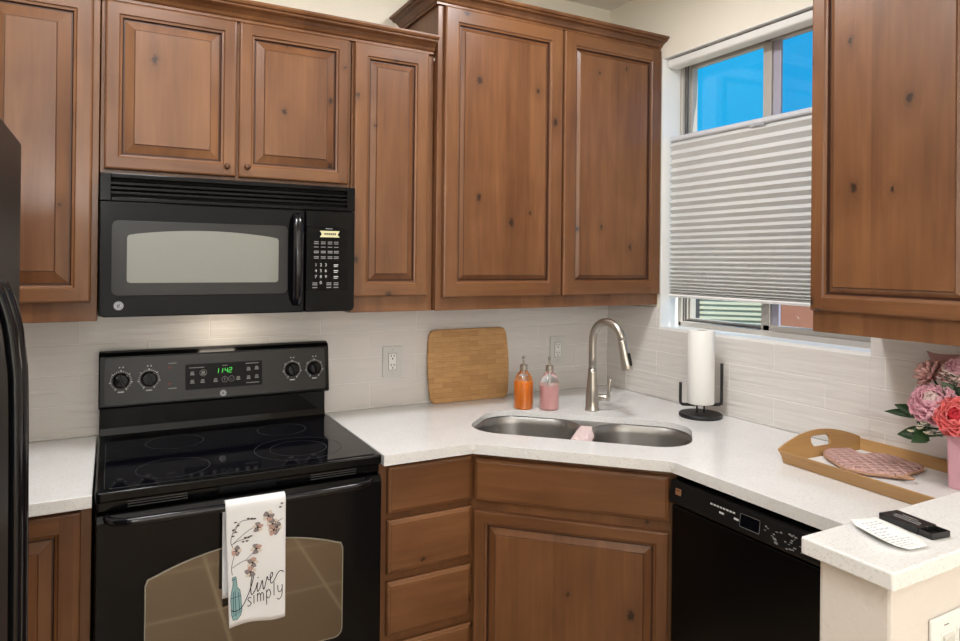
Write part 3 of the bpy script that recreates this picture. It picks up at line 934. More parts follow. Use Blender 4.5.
def ge_badge(parent, x, y, z, R, name='badge'):
    """round emblem: bright ring, disc with two linked script strokes"""
    bm = B()
    L = [(x + R * math.cos(2 * PI * i / 28), z + R * math.sin(2 * PI * i / 28)) for i in range(28)]
    prism(bm, L, y - .0016, y, 0, axis='y')
    L = [(x + R * .82 * math.cos(2 * PI * i / 28), z + R * .82 * math.sin(2 * PI * i / 28)) for i in range(28)]
    prism(bm, L, y - .0019, y - .001, 1, axis='y')
    L = [(x + R * .70 * math.cos(2 * PI * i / 28), z + R * .70 * math.sin(2 * PI * i / 28)) for i in range(28)]
    prism(bm, L, y - .0021, y - .001, 0, axis='y')
    g1 = [(.05, .42), (-.15, .48), (-.38, .30), (-.42, .0), (-.28, -.28), (-.02, -.15), (.0, .12), (-.18, .18), (-.3, .0), (-.12, -.45), (-.3, -.52)]
    g2 = [(.42, .30), (.26, .46), (.10, .26), (.24, .06), (.10, -.06), (.12, -.36), (.34, -.40), (.46, -.16)]
    for g in (g1, g2):
        pp = [(x + R * .85 * p.x, z + R * .85 * p.y) for p in smooth_curve([Vector(q) for q in g], 6)]
        ribbon(bm, pp, R * .13, y - .0025, 1)
    return obj(name, bm, [mat('badge_silver', lin(150, 152, 156), .3, metal=.7), mat('badge_navy', lin(40, 42, 48), .4)], parent)
ge_badge(d_, .052, 0, mz(1.366), .0125)
bm = B()
hp = []
for i in range(17):
    t_ = i / 16
    z = mz(1.356) + t_ * .300
    hp.append((.560 - .004 * math.sin(t_ * PI), -.006 - .040 * math.sin(t_ * PI) ** .55, z))
loops = []
for (x, y, z), w in zip(hp, [.010, .0155] + [.0165] * 13 + [.0155, .010]):
    loops.append([(x + w * math.cos(2 * PI * q / 14), y + .010 * math.sin(2 * PI * q / 14), z) for q in range(14)])
loft(bm, loops, 0, True, True); obj('handle', bm, handle_black, d_, smooth=True)
lamp_lens = mat('warm_lamp_lens', (.9, .85, .75), .4, emit=(1, .86, .66), es=2.0)
bm = B(); box(bm, (.315, .215, -.003), (.445, .265, .001)); obj('work_lamp', bm, lamp_lens, r)
area('microwave_work_light', (.38, MF + .24, MZ0 - .008), .12, .38, (1, .87, .70), shape='RECTANGLE', size_y=.045)
# control panel
bm = B(); prism(bm, [(.5895, 0), (.742, 0), (.751, .004), (.756, .014), (.756, mz(1.667)), (.5895, mz(1.667))], 0, .030, axis='y'); cp = obj('control_panel', bm, black_case, r, bev=.003)
bm = B(); prism(bm, [(.592, mz(1.405)), (.728, mz(1.405)), (.730, mz(1.41)), (.730, mz(1.600)), (.722, mz(1.611)), (.700, mz(1.614)), (.592, mz(1.614))], -.0016, .0005, axis='y'); kp = obj('keypad', bm, black_touch, r, bev=.0008)
bm = B(); prism(bm, [(.636, mz(1.580)), (.703, mz(1.580)), (.696, mz(1.589)), (.703, mz(1.601)), (.636, mz(1.601)), (.643, mz(1.590))], -.0022, -.001, axis='y'); dsp = obj('display', bm, lcd_pale, cp)
bm = B()
for i in range(6): box(bm, (.651 + i * .0068, -.0026, mz(1.588)), (.6555 + i * .0068, -.0021, mz(1.594)))
obj('display_text', bm, slot_black, cp)
def key_row(items, m, name='key'):
    for it in items:
        bm = B()
        if len(it) == 4: x, z, w, h = it; box(bm, (x, -.0024, mz(z)), (x + w, -.0015, mz(z) + h))
        else: add_text(bm, it[0], .0145, face_y(it[1], -.0026, mz(it[2])), 0)
        obj(name, bm, m, kp)
key_row([(.655, 1.607, .024, .0025)], print_grey, 'panel_caption')
for z in (1.563, 1.557, 1.546): key_row([(x, z, .015, .0022) for x in (.617, .640, .663, .684)], print_grey)
for z in (1.532, 1.527, 1.514, 1.509): key_row([(x, z, .016, .0026) for x in (.617, .640, .663, .684)], print_grey)
for a_, row in enumerate(['123', '456', '789']):
    key_row([(ch, .624 + b_ * .0165, 1.488 - a_ * .0195) for b_, ch in enumerate(row)] + [(.684, 1.487 - a_ * .0195, .015, .003), (.684, 1.482 - a_ * .0195, .013, .0022)], print_white)
key_row([('0', .6405, 1.4295)], print_white)
for z in (1.427, 1.421, 1.412): key_row([(x, z, .016, .003) for x in (.613, .660, .684)], print_grey)

# ------------------------------------------------------------------ range
RX0, RX1 = .003, .751
r = thing('range', 'black freestanding electric range with glass cooktop below the microwave', 'range', (0, 0, 0))
bm = B(); box(bm, (RX0, -.635, .03), (RX1, -.025, .895)); obj('body', bm, black_gloss, r, bev=.003)
for x in (.06, .70):
    for y in (-.56, -.1):
        bm = B(); lathe(bm, [(.018, 0), (.018, .0295)], (x, y, 0), 14); obj('foot', bm, black_matte, r)
bm = B()
prism(bm, fillet([(RX0 - .001, -.666), (RX1 + .001, -.666), (RX1 + .001, -.030), (RX0 - .001, -.030)], [.012, .012, 0, 0]), .8955, .921, 0)
ck = obj('cooktop', bm, black_gloss, r, bev=.004, seg=3)
bm = B(); prism(bm, rrect(.022, -.645, .738, -.115, .012, 4), .9205, .9232); gl = obj('cooktop_glass', bm, black_glass, ck, bev=.001)
def ring(bm, cx, cy, R, w=.0016, z=.9238, n=56):
    a = [bm.verts.new((cx + R * math.cos(2 * PI * i / n), cy + R * math.sin(2 * PI * i / n), z)) for i in range(n)]
    b = [bm.verts.new((cx + (R - w) * math.cos(2 * PI * i / n), cy + (R - w) * math.sin(2 * PI * i / n), z)) for i in range(n)]
    for i in range(n):
        j = (i + 1) % n; bm.faces.new((a[i], a[j], b[j], b[i]))
for cx, cy, rr in ((.190, -.525, (.095,)), (.545, -.485, (.130, .085)), (.215, -.240, (.085,)), (.550, -.230, (.080,))):
    bm = B()
    for q in rr: ring(bm, cx, cy, q)
    obj('burner_ring', bm, ring_grey, ck)
# vent strip below the cooktop lip
bm = B(); box(bm, (RX0 + .004, -.652, .868), (RX1 - .004, -.634, .8945)); vs_ = obj('vent_trim', bm, black_gloss, r, bev=.003)
vent_m = mat('vent_edge', lin(64, 66, 68), .3)
for x0, x1 in ((.075, .215), (.540, .675)):
    for z in (.8735, .8800, .8865):
        bm = B(); box(bm, (x0, -.6535, z), (x1, -.6518, z + .0022)); obj('vent_slot', bm, vent_m, vs_)
# backguard
bm = B(); prism(bm, [(-.022, .8965), (-.068, .9215), (-.060, .945), (-.060, 1.012), (-.022, 1.012)], RX0, RX1 - .004, axis='x'); bg = obj('backguard', bm, black_gloss, r, bev=.003)
prof = [(-.022, 1.0125), (-.082, 1.0125), (-.088, 1.018), (-.070, 1.180), (-.060, 1.192), (-.045, 1.197), (-.022, 1.197)]
bm = B(); prism(bm, prof, RX0 - .003, RX1 + .005, axis='x'); pn = obj('control_panel', bm, black_gloss, r, bev=.008, seg=3)
# sloped face frame for things printed or mounted on the panel
A_ = math.atan2(.018, .162)
def on_panel(x, z, d=0):
    y = -.088 + (z - 1.018) / .162 * .018
    return Matrix.Translation((x, y - d, z)) @ Matrix.Rotation(-A_, 4, 'X')
def place(o, m): o.matrix_local = m
bm = B(); prism(bm, rrect(-.362, -.076, .362, .074, .008, 4), -.0010, .0005, axis='y'); fc = obj('face_plate', bm, black_panel, pn); place(fc, on_panel(.379, 1.101))
def knob(x, z, R=.0245):
    bm = B(); lathe(bm, [(R, 0), (R, .004), (R * .90, .006), (R * .86, .022), (R * .78, .026), (.004, .027)], n=32)
    k_ = obj('knob', bm, black_gloss, r, smooth=False)
    place(k_, on_panel(x, z, .0012) @ Matrix.Rotation(PI / 2, 4, 'X'))
    bm = B(); box(bm, (-.0045, -R * .9, .024), (.0045, R * .9, .034)); g = obj('grip', bm, black_gloss, k_, bev=.002); g.rotation_euler = (0, 0, .35)
    bm = B()
    for i in range(25):
        a = math.radians(-60 + i * 12.5)
        for rr in ((R + .0035, R + (.0075 if i % 4 else .0105)),):
            c, s = math.cos(a), math.sin(a)
            w = .0009 if i % 4 else .0014
            v = [bm.verts.new((p * c - q * s, p * s + q * c, .0004)) for p, q in ((rr[0], -w), (rr[1], -w), (rr[1], w), (rr[0], w))]
            bm.faces.new(v)
    for dx, dz, w in ((-.006, R + .017, .0035), (.004, R + .017, .004), (-.009, -R - .014, .018)):
        v = [bm.verts.new(p) for p in ((dx, dz, .0004), (dx + w, dz, .0004), (dx + w, dz + .0035, .0004), (dx, dz + .0035, .0004))]
        bm.faces.new(v)
    obj('dial_marks', bm, print_white, k_)
for x in (.064, .147, .619, .700): knob(x, 1.102)
bm = B(); prism(bm, rrect(-.127, -.043, .127, .043, .003, 3), -.0016, 0, axis='y'); tp = obj('touch_panel', bm, black_touch, pn); place(tp, on_panel(.385, 1.099, .0008))
bm = B()
# seven segment clock reading 11:42
def seg_digit(ch, x, z, h=.016, w=.0085):
    segs = {'1': 'bc', '4': 'fgbc', '2': 'abged'}[ch]
    t_ = .0017
    for s in segs:
        a, b = {'a': ((0, h), (w, h)), 'b': ((w, h / 2), (w, h)), 'c': ((w, 0), (w, h / 2)), 'd': ((0, 0), (w, 0)), 'e': ((0, 0), (0, h / 2)), 'f': ((0, h / 2), (0, h)), 'g': ((0, h / 2), (w, h / 2))}[s]
        sh = .12
        ribbon(bm, [(x + a[0] + a[1] * sh, z + a[1]), (x + b[0] + b[1] * sh, z + b[1])], t_, -.0021)
for ch, x in (('1', -.034), ('1', -.021), ('4', -.004), ('2', .0095)): seg_digit(ch, x + .004, .008)
for z in (.013, .019): box(bm, (-.0045, -.0022, z), (-.003, -.002, z + .0015))
obj('clock_digits', bm, led_green, tp)
def pd(x, z, w, h=.003):
    bm = B(); box(bm, (x, -.0022, z), (x + w, -.0018, z + h)); obj('button_caption', bm, print_grey, tp)
pd(-.115, .030, .048, .0022); pd(.070, .034, .045, .0025); pd(.072, -.034, .045, .0025); pd(-.008, .032, .018, .0016)
for x, z in ((-.105, .012), (-.070, .012), (-.105, -.016), (-.072, -.016), (-.030, -.016), (.045, -.014), (.080, .016), (.108, .018), (.080, -.014), (.108, -.012)):
    bm = B()
    for q in range(3): box(bm, (x - .007 + q * .001, -.0022, z - .006 + q * .0045), (x + .007 - q * .001, -.0018, z - .003 + q * .0045))
    obj('touch_button', bm, print_grey, tp)
for x, z, R_c, arrow in ((.0, -.015, .0095, [[(.0, -.020), (0, -.010)], [(-.003, -.013), (0, -.010), (.003, -.013)]]), (.022, -.014, .0095, [[(.018, -.012), (.022, -.017), (.026, -.012)]]), (-.070, .012, .011, [])):
    bm = B()
    ribbon(bm, [(x + R_c * math.cos(2 * PI * i / 20), z + R_c * math.sin(2 * PI * i / 20)) for i in range(21)], .0012, -.0024)
    for a_ in arrow: ribbon(bm, a_, .0012, -.0024)
    obj('arrow_button', bm, print_grey, tp)
for z, m_ in ((1.148 - 1.101, 0), (1.132 - 1.101, 1), (1.078 - 1.101, 1), (1.064 - 1.101, 0)):
    bm = B(); box(bm, (-.013, -.0016, z), (.013 if m_ == 0 else -.004, -.001, z + (.003 if m_ == 0 else .006)))
    ip = obj('indicator_light' if m_ else 'indicator_caption', bm, red_print if m_ else print_grey, pn); place(ip, on_panel(.218, 1.101))
bd = ge_badge(pn, 0, -.0012, 0, .0105); place(bd, on_panel(.380, 1.037))
# oven door
bm = B(); prism(bm, [(-.640, .205), (-.664, .208), (-.668, .215), (-.668, .845), (-.660, .862), (-.640, .864)], RX0 + .001, RX1 - .001, axis='x'); od = obj('oven_door', bm, black_gloss, r, bev=.003)
def oven_arch(x0, x1, z0, z1, rise, rad=.025):
    L = []
    for cx, cz, a0 in ((x0 + rad, z0 + rad, PI), (x1 - rad, z0 + rad, 1.5 * PI)):
        for i in range(7): L.append((cx + rad * math.cos(a0 + PI / 2 * i / 6), cz + rad * math.sin(a0 + PI / 2 * i / 6)))
    L.append((x1, z1 - .02)); L.append((x1 - .006, z1 - .004))
    for i in range(0, 25):
        t_ = i / 24; x = (x1 - .018) - (x1 - x0 - .036) * t_
        L.append((x, z1 + rise * (1 - (2 * t_ - 1) ** 2)))
    L.append((x0 + .006, z1 - .004)); L.append((x0, z1 - .02))
    return L
bm = B(); prism(bm, oven_arch(.115, .633, .413, .690, .047), -.6696, -.667, axis='y'); fr = obj('window_rim', bm, mat('oven_window_rim', lin(150, 148, 138), .3, metal=.5), od)
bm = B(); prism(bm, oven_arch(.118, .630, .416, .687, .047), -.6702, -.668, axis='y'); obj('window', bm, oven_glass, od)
# bar handle with curved ends
hp = smooth_curve([(.028, -.664, .857), (.036, -.686, .856), (.062, -.704, .855), (.12, -.711, .854), (.38, -.714, .854), (.62, -.711, .854), (.676, -.704, .855), (.704, -.686, .856), (.712, -.664, .857)], 6)
bm = B()
loops = []
for i, p in enumerate(hp):
    t_ = (hp[min(i + 1, len(hp) - 1)] - hp[max(i - 1, 0)]).normalized()
    nn = Vector((t_.y, -t_.x, 0)).normalized()
    loops.append([p + nn * .009 * math.cos(2 * PI * q / 14) + Vector((0, 0, .0105)) * math.sin(2 * PI * q / 14) for q in range(14)])
loft(bm, loops, 0, True, True); obj('handle', bm, handle_black, od, smooth=True)
bm = B(); prism(bm, [(-.636, .045), (-.664, .048), (-.666, .06), (-.666, .19), (-.660, .200), (-.636, .200)], RX0 + .001, RX1 - .001, axis='x'); dr = obj('storage_drawer', bm, black_gloss, r, bev=.003)

# ------------------------------------------------------------------ dish towel over the oven handle
r = thing('dish_towel', 'white printed dish towel reading live simply, hung on the oven handle', 'dish towel', (0, 0, 0))
TX0, TX1 = .299, .453
def ty(x, z):
    u = (x - TX0) / (TX1 - TX0)
    return -.7275 + .0030 * math.sin(u * 7.5 + z * 6) * (1 - (z - .54) / .33) - .001
bm = B()
NX = 22
front, top_, back = [], [], []
rows = []
for i in range(26):
    t_ = i / 25
    row = []
    for j in range(NX + 1):
        u = j / NX
        z = .858 - t_ * (.316 - .006 * math.sin(u * 5.2 + .4) - .004 * u)
        x = TX0 + .012 * t_ + u * (TX1 - TX0 - .011 * t_)
        row.append((x, ty(x, z), z))
    rows.append(row)
arc = []
for i in range(1, 9):
    a = PI * i / 8
    row = []
    for j in range(NX + 1):
        u = j / NX; x = TX0 + u * (TX1 - TX0)
        y0_ = rows[0][j][1]; cy = -.7125
        row.append((x, cy - (cy - y0_) * math.cos(a), .858 + .0135 * math.sin(a)))
    arc.append(row)
back = []
for i in range(1, 16):
    row = []
    for j in range(NX + 1):
        x, y, z = arc[-1][j]
        x -= .002
        row.append((x, y + .004 * math.sin(i * .35), z - i * .0165))
    back.append(row)
allr = rows[::-1] + arc + back
loft(bm, allr, 0, closed=False)
o = obj('cloth', bm, towel_m, r, smooth=True)
sm = o.modifiers.new('thick', 'SOLIDIFY'); sm.thickness = .002; sm.offset = 0
# printed decoration (flat prints following the cloth)
PY = lambda x, z: ty(x, z) - .0017
PY2 = lambda x, z: ty(x, z) - .0021
PY3 = lambda x, z: ty(x, z) - .0024
def UV(u, v): return (TX0 + .003 + .012 * v + u * (TX1 - TX0 - .006 - .009 * v), .858 - v * .316)
def tower(pts, k=6): return [UV(p.x, p.y) for p in smooth_curve([Vector(q) for q in pts], k)]
def blob(bm, u, v, ru, rv, mi, y=PY2, n=10, ph=0):
    c = UV(u, v)
    vs = []
    for i in range(n):
        a = 2 * PI * i / n; k_ = 1 + .18 * math.sin(3 * a + ph)
        x, z = c[0] + ru * k_ * math.cos(a), c[1] + rv * k_ * math.sin(a)
        vs.append(bm.verts.new((x, y(x, z), z)))
    bm.faces.new(vs).material_index = mi
# bottle print
bm = B()
bl = [(.07, .64), (.05, .67), (.03, .71), (.02, .76), (.025, .88), (.05, .93), (.13, .93), (.19, .90), (.215, .86), (.20, .74), (.185, .69), (.14, .665), (.13, .60), (.12, .575), (.055, .58), (.065, .61)]
vs = []
for p in bl:
    x, z = UV(*p); vs.append(bm.verts.new((x, PY(x, z), z)))
f = bm.faces.new(vs); bmesh.ops.triangulate(bm, faces=[f])
for a_, b_ in (((.07, .70), (.06, .88)), ((.16, .71), (.17, .86)), ((.02, .75), (.20, .74)), ((.03, .90), (.20, .87)), ((.05, .60), (.13, .595)), ((.10, .69), (.105, .9))):
    ribbon(bm, [UV(*a_), UV(*b_)], .0016, PY2, 1)
for i in range(len(bl)): ribbon(bm, [UV(*bl[i]), UV(*bl[(i + 1) % len(bl)])], .0013, PY2, 1)
obj('bottle_print', bm, [teal, teal_d], r)
# cotton stems
bm = B()
stems = [[(.06, .56), (.05, .50), (.09, .42), (.13, .37)], [(.06, .50), (.18, .475), (.30, .46), (.42, .48)], [(.30, .46), (.40, .42), (.48, .39)], [(.07, .31), (.18, .27), (.34, .22), (.48, .19)], [(.08, .33), (.05, .28), (.10, .20), (.19, .14)],
         [(.10, .22), (.22, .135), (.34, .125), (.48, .13)], [(.06, .31), (.20, .285), (.38, .275)], [(.96, .16), (.84, .18), (.76, .155), (.70, .12)], [(.84, .18), (.80, .22)], [(.42, .48), (.38, .53)]]
bm.free()
for s_ in stems:
    bm = B(); ribbon(bm, tower(s_, 5), .0014, PY2, 0); obj('stem_print', bm, brown_p, r)
bm = B()
for u, v in ((.14, .13), (.18, .16), (.10, .19), (.14, .21), (.09, .24), (.36, .115), (.42, .12), (.47, .125), (.30, .27), (.36, .27), (.40, .265), (.26, .30), (.33, .30), (.92, .06), (.95, .03)):
    bm = B(); blob(bm, u, v, .0042, .0020, 0, ph=u * 20); obj('leaf_print', bm, brown_p, r)
for u, v, s_ in ((.14, .365, 1), (.49, .38, 1.05), (.42, .49, 1.05), (.38, .565, 1.1), (.52, .20, 1.0), (.71, .12, 1.1), (.78, .19, 1.15), (.80, .245, 1.1), (.86, .225, 1.0)):
    bm = B()
    for q in range(5):
        a = 2 * PI * q / 5 + u * 9
        blob(bm, u + .050 * s_ * math.cos(a), v + .025 * s_ * math.sin(a), .0070 * s_, .0062 * s_, (0, 1, 2, 0, 2)[q], PY3 if q % 2 else PY2, ph=q)
    for q in range(5):
        a = 2 * PI * (q + .5) / 5 + u * 9
        ribbon(bm, [UV(u, v), UV(u + .055 * s_ * math.cos(a), v + .027 * s_ * math.sin(a))], .0012, lambda x, z: ty(x, z) - .0026, 3)
    blob(bm, u, v, .0030, .0030, 3, lambda x, z: ty(x, z) - .0027)
    obj('cotton_boll_print', bm, [greyb_p, blush_p, cream_p, brown_p], r)
# lettering: "live" in cursive, "simply" in print capitals height lowercase
bm = B()
live = [
    [(.02, .845), (.10, .860), (.22, .835), (.36, .72), (.43, .62), (.415, .595), (.385, .66), (.385, .745), (.42, .752), (.47, .715), (.505, .665), (.495, .720), (.515, .742), (.56, .70), (.59, .655), (.605, .72), (.625, .728), (.665, .655), (.68, .63), (.70, .66), (.735, .655), (.775, .625), (.765, .60), (.735, .625), (.745, .69), (.80, .675), (.87, .615), (.93, .60), (.98, .615)],
]
for s_ in live: ribbon(bm, tower(s_, 6), .0023, PY3, 0)
blob(bm, .515, .625, .0016, .0016, 0, PY3)
def letter(strokes, u0, v0, s_=1.0):
    for st in strokes:
        pts_ = tower([(u0 + p[0] * s_, v0 - p[1] * s_ * .55) for p in st], 4) if len(st) > 2 else [UV(u0 + p[0] * s_, v0 - p[1] * s_ * .55) for p in st]
        ribbon(bm, pts_, .0021, PY3, 0)
v_ = .835
sl = .018
letter([[(.07, .12), (.03, .13), (.01, .10), (.045, .065), (.07, .03), (.03, 0), (0, .015)]], .315, v_ + .012)
letter([[(0, 0), (.0, .13)]], .435, v_ - .000); blob(bm, .435, v_ - .098, .0014, .0014, 0, PY3)
letter([[(0, 0), (0, .13)], [(0, .09), (.03, .13), (.055, .09), (.055, 0)], [(.055, .09), (.085, .13), (.11, .09), (.11, 0)]], .50, v_ - .006)
letter([[(0, -.10), (0, .13)], [(0, .09), (.04, .135), (.075, .07), (.04, 0), (0, .03)]], .665, v_ - .020)
letter([[(0, 0), (0, .21)]], .80, v_ - .034)
letter([[(0, .13), (.01, .05), (.04, .02), (.08, .06), (.085, .13)], [(.085, .13), (.08, -.03), (.03, -.09), (-.01, -.07)]], .865, v_ - .045)
obj('lettering', bm, ink, r)

# ------------------------------------------------------------------ dishwasher
r = thing('dishwasher', 'black built-in dishwasher right of the sink cabinet', 'dishwasher', (1.52, -1.076, 0), -PI / 2)
DWW = .596
bm = B(); box(bm, (.002, .03, .10), (DWW, .57, .872)); box(bm, (.002, .07, .012), (DWW, .40, .0995)); obj('tub', bm, dw_black, r)
bm = B(); box(bm, (.0, 0, .115), (DWW, .0295, .782)); obj('door', bm, dw_black, r, bev=.004)
bm = B(); prism(bm, [(.0295, .787), (.0, .787), (-.008, .790), (-.011, .798), (-.004, .852), (.004, .857), (.0295, .857)], 0, DWW, axis='x'); cp = obj('control_panel', bm, black_satin, r, bev=.0015)
AA = math.atan2(.007, .054)
def on_dw(x, z): return Matrix.Translation((x, -.011 + (z - .798) / .054 * .007 - .0006, z)) @ Matrix.Rotation(-AA, 4, 'X')
bm = B(); box(bm, (-.011, -.0004, -.008), (.011, .0002, .010)); o = obj('energy_sticker', bm, gold_label, cp, bev=0); place(o, on_dw(.034, .828))
bm = B(); box(bm, (-.008, -.0007, .001), (.008, -.0003, .007), 0); box(bm, (-.008, -.0007, -.004), (.006, -.0003, -.0022), 0); o = obj('sticker_print', bm, mat('sticker_ink', lin(120, 72, 44), .6), cp); place(o, on_dw(.034, .828))
bm = B()
for i in range(8): box(bm, (.155 + i * .011, -.0004, .010), (.163 + i * .011, .0002, .0145))
for i in range(2): box(bm, (.188 + i * .05, -.0004, -.004), (.204 + i * .05, .0002, .001))
o = obj('panel_print', bm, print_white, cp); place(o, on_dw(0, .822))
bm = B(); prism(bm, rrect(.260, -.017, .318, .013, .002, 2), -.0008, .0002, axis='y'); o = obj('display', bm, black_glass, cp); place(o, on_dw(0, .826))
bm = B()
L = rrect(.258, -.019, .320, .015, .002, 2)
for i in range(len(L)): ribbon(bm, [L[i], L[(i + 1) % len(L)]], .0010, -.0009)
o = obj('display_outline', bm, print_grey, cp); place(o, on_dw(0, .826))
bm = B()
random.seed(3)
for i in range(34):
    u = random.random(); x = .330 + u * .125; z = random.uniform(-.020, .022) * (1 - .4 * abs(u - .5))
    w = random.uniform(.003, .009)
    box(bm, (x, -.0004, z), (x + w, .0002, z + random.uniform(.0015, .004)))
o = obj('button_legends', bm, print_grey, cp); place(o, on_dw(0, .818))

# ------------------------------------------------------------------ refrigerator (left edge)
FXX = -.112
r = thing('refrigerator', 'black side-by-side refrigerator at the left edge', 'refrigerator', (FXX, -1.115, 0), PI / 2)
# local x -> world +y, local y -> world -x ; front faces world +x
FD = .885
bm = B(); box(bm, (-FD, .060, .02), (0, .80, 1.712)); obj('body', bm, fridge_m, r, bev=.004)
for nm, a, b in (('freezer_door', -FD, -.287), ('fresh_food_door', -.2835, 0)):
    bm = B(); box(bm, (a + .001, 0, .06), (b, .058, 1.712)); d_ = obj(nm, bm, fridge_m, r, bev=.008, seg=3)
    x = -.252 if b == 0 else -.322
    hp = [(x, -.001, 1.468), (x, -.008, 1.452), (x, -.018, 1.415), (x, -.024, 1.37), (x, -.028, 1.31), (x, -.030, 1.1), (x, -.031, .85), (x, -.030, .70), (x, -.023, .60), (x, -.008, .545), (x, -.001, .53)]
    bm = B()
    loops = []
    for (px, py, pz) in smooth_curve(hp, 5):
        loops.append([(px + .0155 * math.cos(2 * PI * q / 16), py + .009 * math.sin(2 * PI * q / 16), pz) for q in range(16)])
    loft(bm, loops, 0, True, True); h_ = obj('handle', bm, handle_black, d_, smooth=True)
bm = B(); box(bm, (-FD, .02, .0), (0, .06, .058)); obj('kick_grille', bm, black_satin, r)

# ------------------------------------------------------------------ paper towel holder and roll
PX, PYY = 2.040, -.698
r = thing('paper_towel_holder', 'black metal paper towel holder near the window wall', 'paper towel holder', (PX, PYY, .9143), -.4985)
bm = B(); lathe(bm, [(.079, 0), (.081, .004), (.081, .010), (.078, .014), (.02, .0145)], n=40); obj('base', bm, black_matte, r, smooth=False)
for s_ in (-.014, .014):
    bm = B(); tube(bm, [(s_, 0, .0145), (s_, 0, .046)], .0036, 10); obj('post', bm, black_matte, r)
def rod(pts, R=.0058): 
    bm = B(); tube(bm, pts, R, 12); return bm
bm = rod(smooth_curve([(-.022, 0, .0462), (-.064, 0, .0465), (-.074, 0, .0505), (-.078, 0, .062), (-.078, 0, .132)], 5)); obj('short_arm', bm, black_matte, r, smooth=True)
bm = rod(smooth_curve([(.022, 0, .0462), (.066, 0, .0465), (.077, 0, .0505), (.081, 0, .062), (.081, 0, .205)], 5)); obj('tall_arm', bm, black_matte, r, smooth=True)
bm = B(); box(bm, (-.03, -.004, .0425), (.03, .004, .0495)); tube(bm, [(0, 0, .048), (0, 0, .325)], .006, 12); obj('spindle', bm, black_matte, r)
r = thing('paper_towel_roll', 'white paper towel roll upright on the black holder', 'paper towel roll', (PX, PYY, .9143 + .0515))
bm = B()
n = 48
prf = [(.019, .0), (.0492, .0), (.0505, .002), (.0505, .281), (.0492, .283), (.021, .283), (.019, .281)]
lathe(bm, prf, n=n, cap0=False, cap1=False)
vs = list(bm.verts)
obj('paper', bm, paper, r, smooth=True)
bm = B(); lathe(bm, [(.0185, .001), (.0185, .2815), (.0165, .2815), (.0165, .001)], n=24, cap0=False, cap1=False); obj('core', bm, cardboard, r, smooth=True)

# ------------------------------------------------------------------ tray with contents
TRZ = math.radians(-90 - 3.2)
r = thing('serving_tray', 'light oak serving tray with a white base by the window wall', 'tray', (1.806, -1.257, .9143), TRZ)
# local x: along the length (towards -y), local y: to the left of travel -> towards +x
TL, TW = .545, .325
bm = B(); box(bm, (.004, .004, .0), (TL - .004, TW - .004, .006)); obj('base', bm, tray_base, r)
fl = .014
def side_panel(yb, out):
    bm = B()
    yo = yb + out * fl
    prism(bm, [(yb, 0), (yb + out * .009, 0), (yo + out * .009, .037), (yo, .037)], -.010, TL + .010, axis='x')
    obj('side_panel', bm, tray_wood, r, bev=.0015)
side_panel(0.0, -1); side_panel(TW, 1)
def end_panel(xb, out):
    # arched panel with a hand hole, leaning outwards
    n = 24
    outer = []
    for i in range(n + 1):
        t_ = i / n
        y = -.020 + t_ * (TW + .040)
        outer.append((y, .041 + .040 * math.sin(PI * t_) ** .9))
    outer = [(TW + .004, 0.0), (TW + .020, .041)] + outer[::-1][1:-1] + [(-.020, .041), (-.004, 0.0)]
    hol = rrect(TW / 2 - .043, .032, TW / 2 + .043, .063, .014, 6)
    bm = B(); plate(bm, outer, [hol], 0, .009)
    o = obj('end_panel', bm, tray_wood, r, bev=.0015)
    # plate lies in local xy -> stand it up: x->y, y->z, z->x
    lean = .30 * out
    R = Matrix(((0, 0, 1), (1, 0, 0), (0, 1, 0))).to_4x4()
    o.matrix_local = Matrix.Translation((xb, 0, 0)) @ Matrix.Rotation(lean, 4, 'Y') @ R
end_panel(-.009, -1); end_panel(TL, 1)

# quilted heart pot holder
pts2 = [(1.968, -1.262), (2.020, -1.256), (2.058, -1.280), (2.040, -1.330), (2.050, -1.350), (2.092, -1.352), (2.098, -1.425), (2.085, -1.480), (2.050, -1.506), (1.985, -1.512), (1.928, -1.520), (1.893, -1.485), (1.873, -1.450), (1.861, -1.414), (1.887, -1.352), (1.921, -1.301)]
cs = [p for p in smooth_curve([Vector(p) for p in pts2 + [pts2[0]]], 4)][:-1]
cen = Vector((1.975, -1.390))
def shr(k_): return [cen + (p - cen) * k_ for p in cs]
r = thing('pot_holder', 'dusty pink quilted pot holder lying in the oak tray', 'pot holder', (1.975, -1.390, .9205))
def L3(k_, z, ripple=0):
    return [(p.x - cen.x, p.y - cen.y, z + ripple * math.sin(i * .9)) for i, p in enumerate(shr(k_))]
bm = B()
loft(bm, [L3(.93, .0005), L3(.985, .005, .001), L3(1.0, .009, .0015), L3(.985, .013, .002), L3(.93, .016, .0015), L3(.7, .0175, .001), L3(.4, .019), L3(.12, .0195)], 0, True, True)
obj('quilted_pad', bm, mitt_m, r, smooth=True)
bm = B()
ppts = [Vector(p) for p in L3(1.003, .0085, .0015)]
tube(bm, ppts + [ppts[0]], .0034, 8); obj('binding', bm, mitt_in, r, smooth=True)
bm = B(); tube(bm, smooth_curve([(-.055, -.118, .010), (-.066, -.142, .014), (-.056, -.160, .014), (-.040, -.152, .012), (-.040, -.126, .010)], 6), .0034, 8); obj('hanging_loop', bm, mitt_in, r, smooth=True)

# ------------------------------------------------------------------ vase and flowers
VX, VY, VZ = 2.028, -1.660, .9206
r = thing('vase', 'pink rectangular vase of flowers standing in the oak tray', 'vase', (VX, VY, VZ), -.10)
bm = B()
hv = .135
oL = lambda k_, z: [(x, y, z) for x, y in rrect(-.055 * k_, -.055 * k_, .055 * k_, .055 * k_, .010, 5)]
loft(bm, [oL(.93, 0), oL(.95, .004), oL(1.0, .14), oL(1.0, hv), oL(.93, hv), oL(.90, .02)], 0, True, True)
obj('body', bm, vase_m, r)
VT = VZ + hv

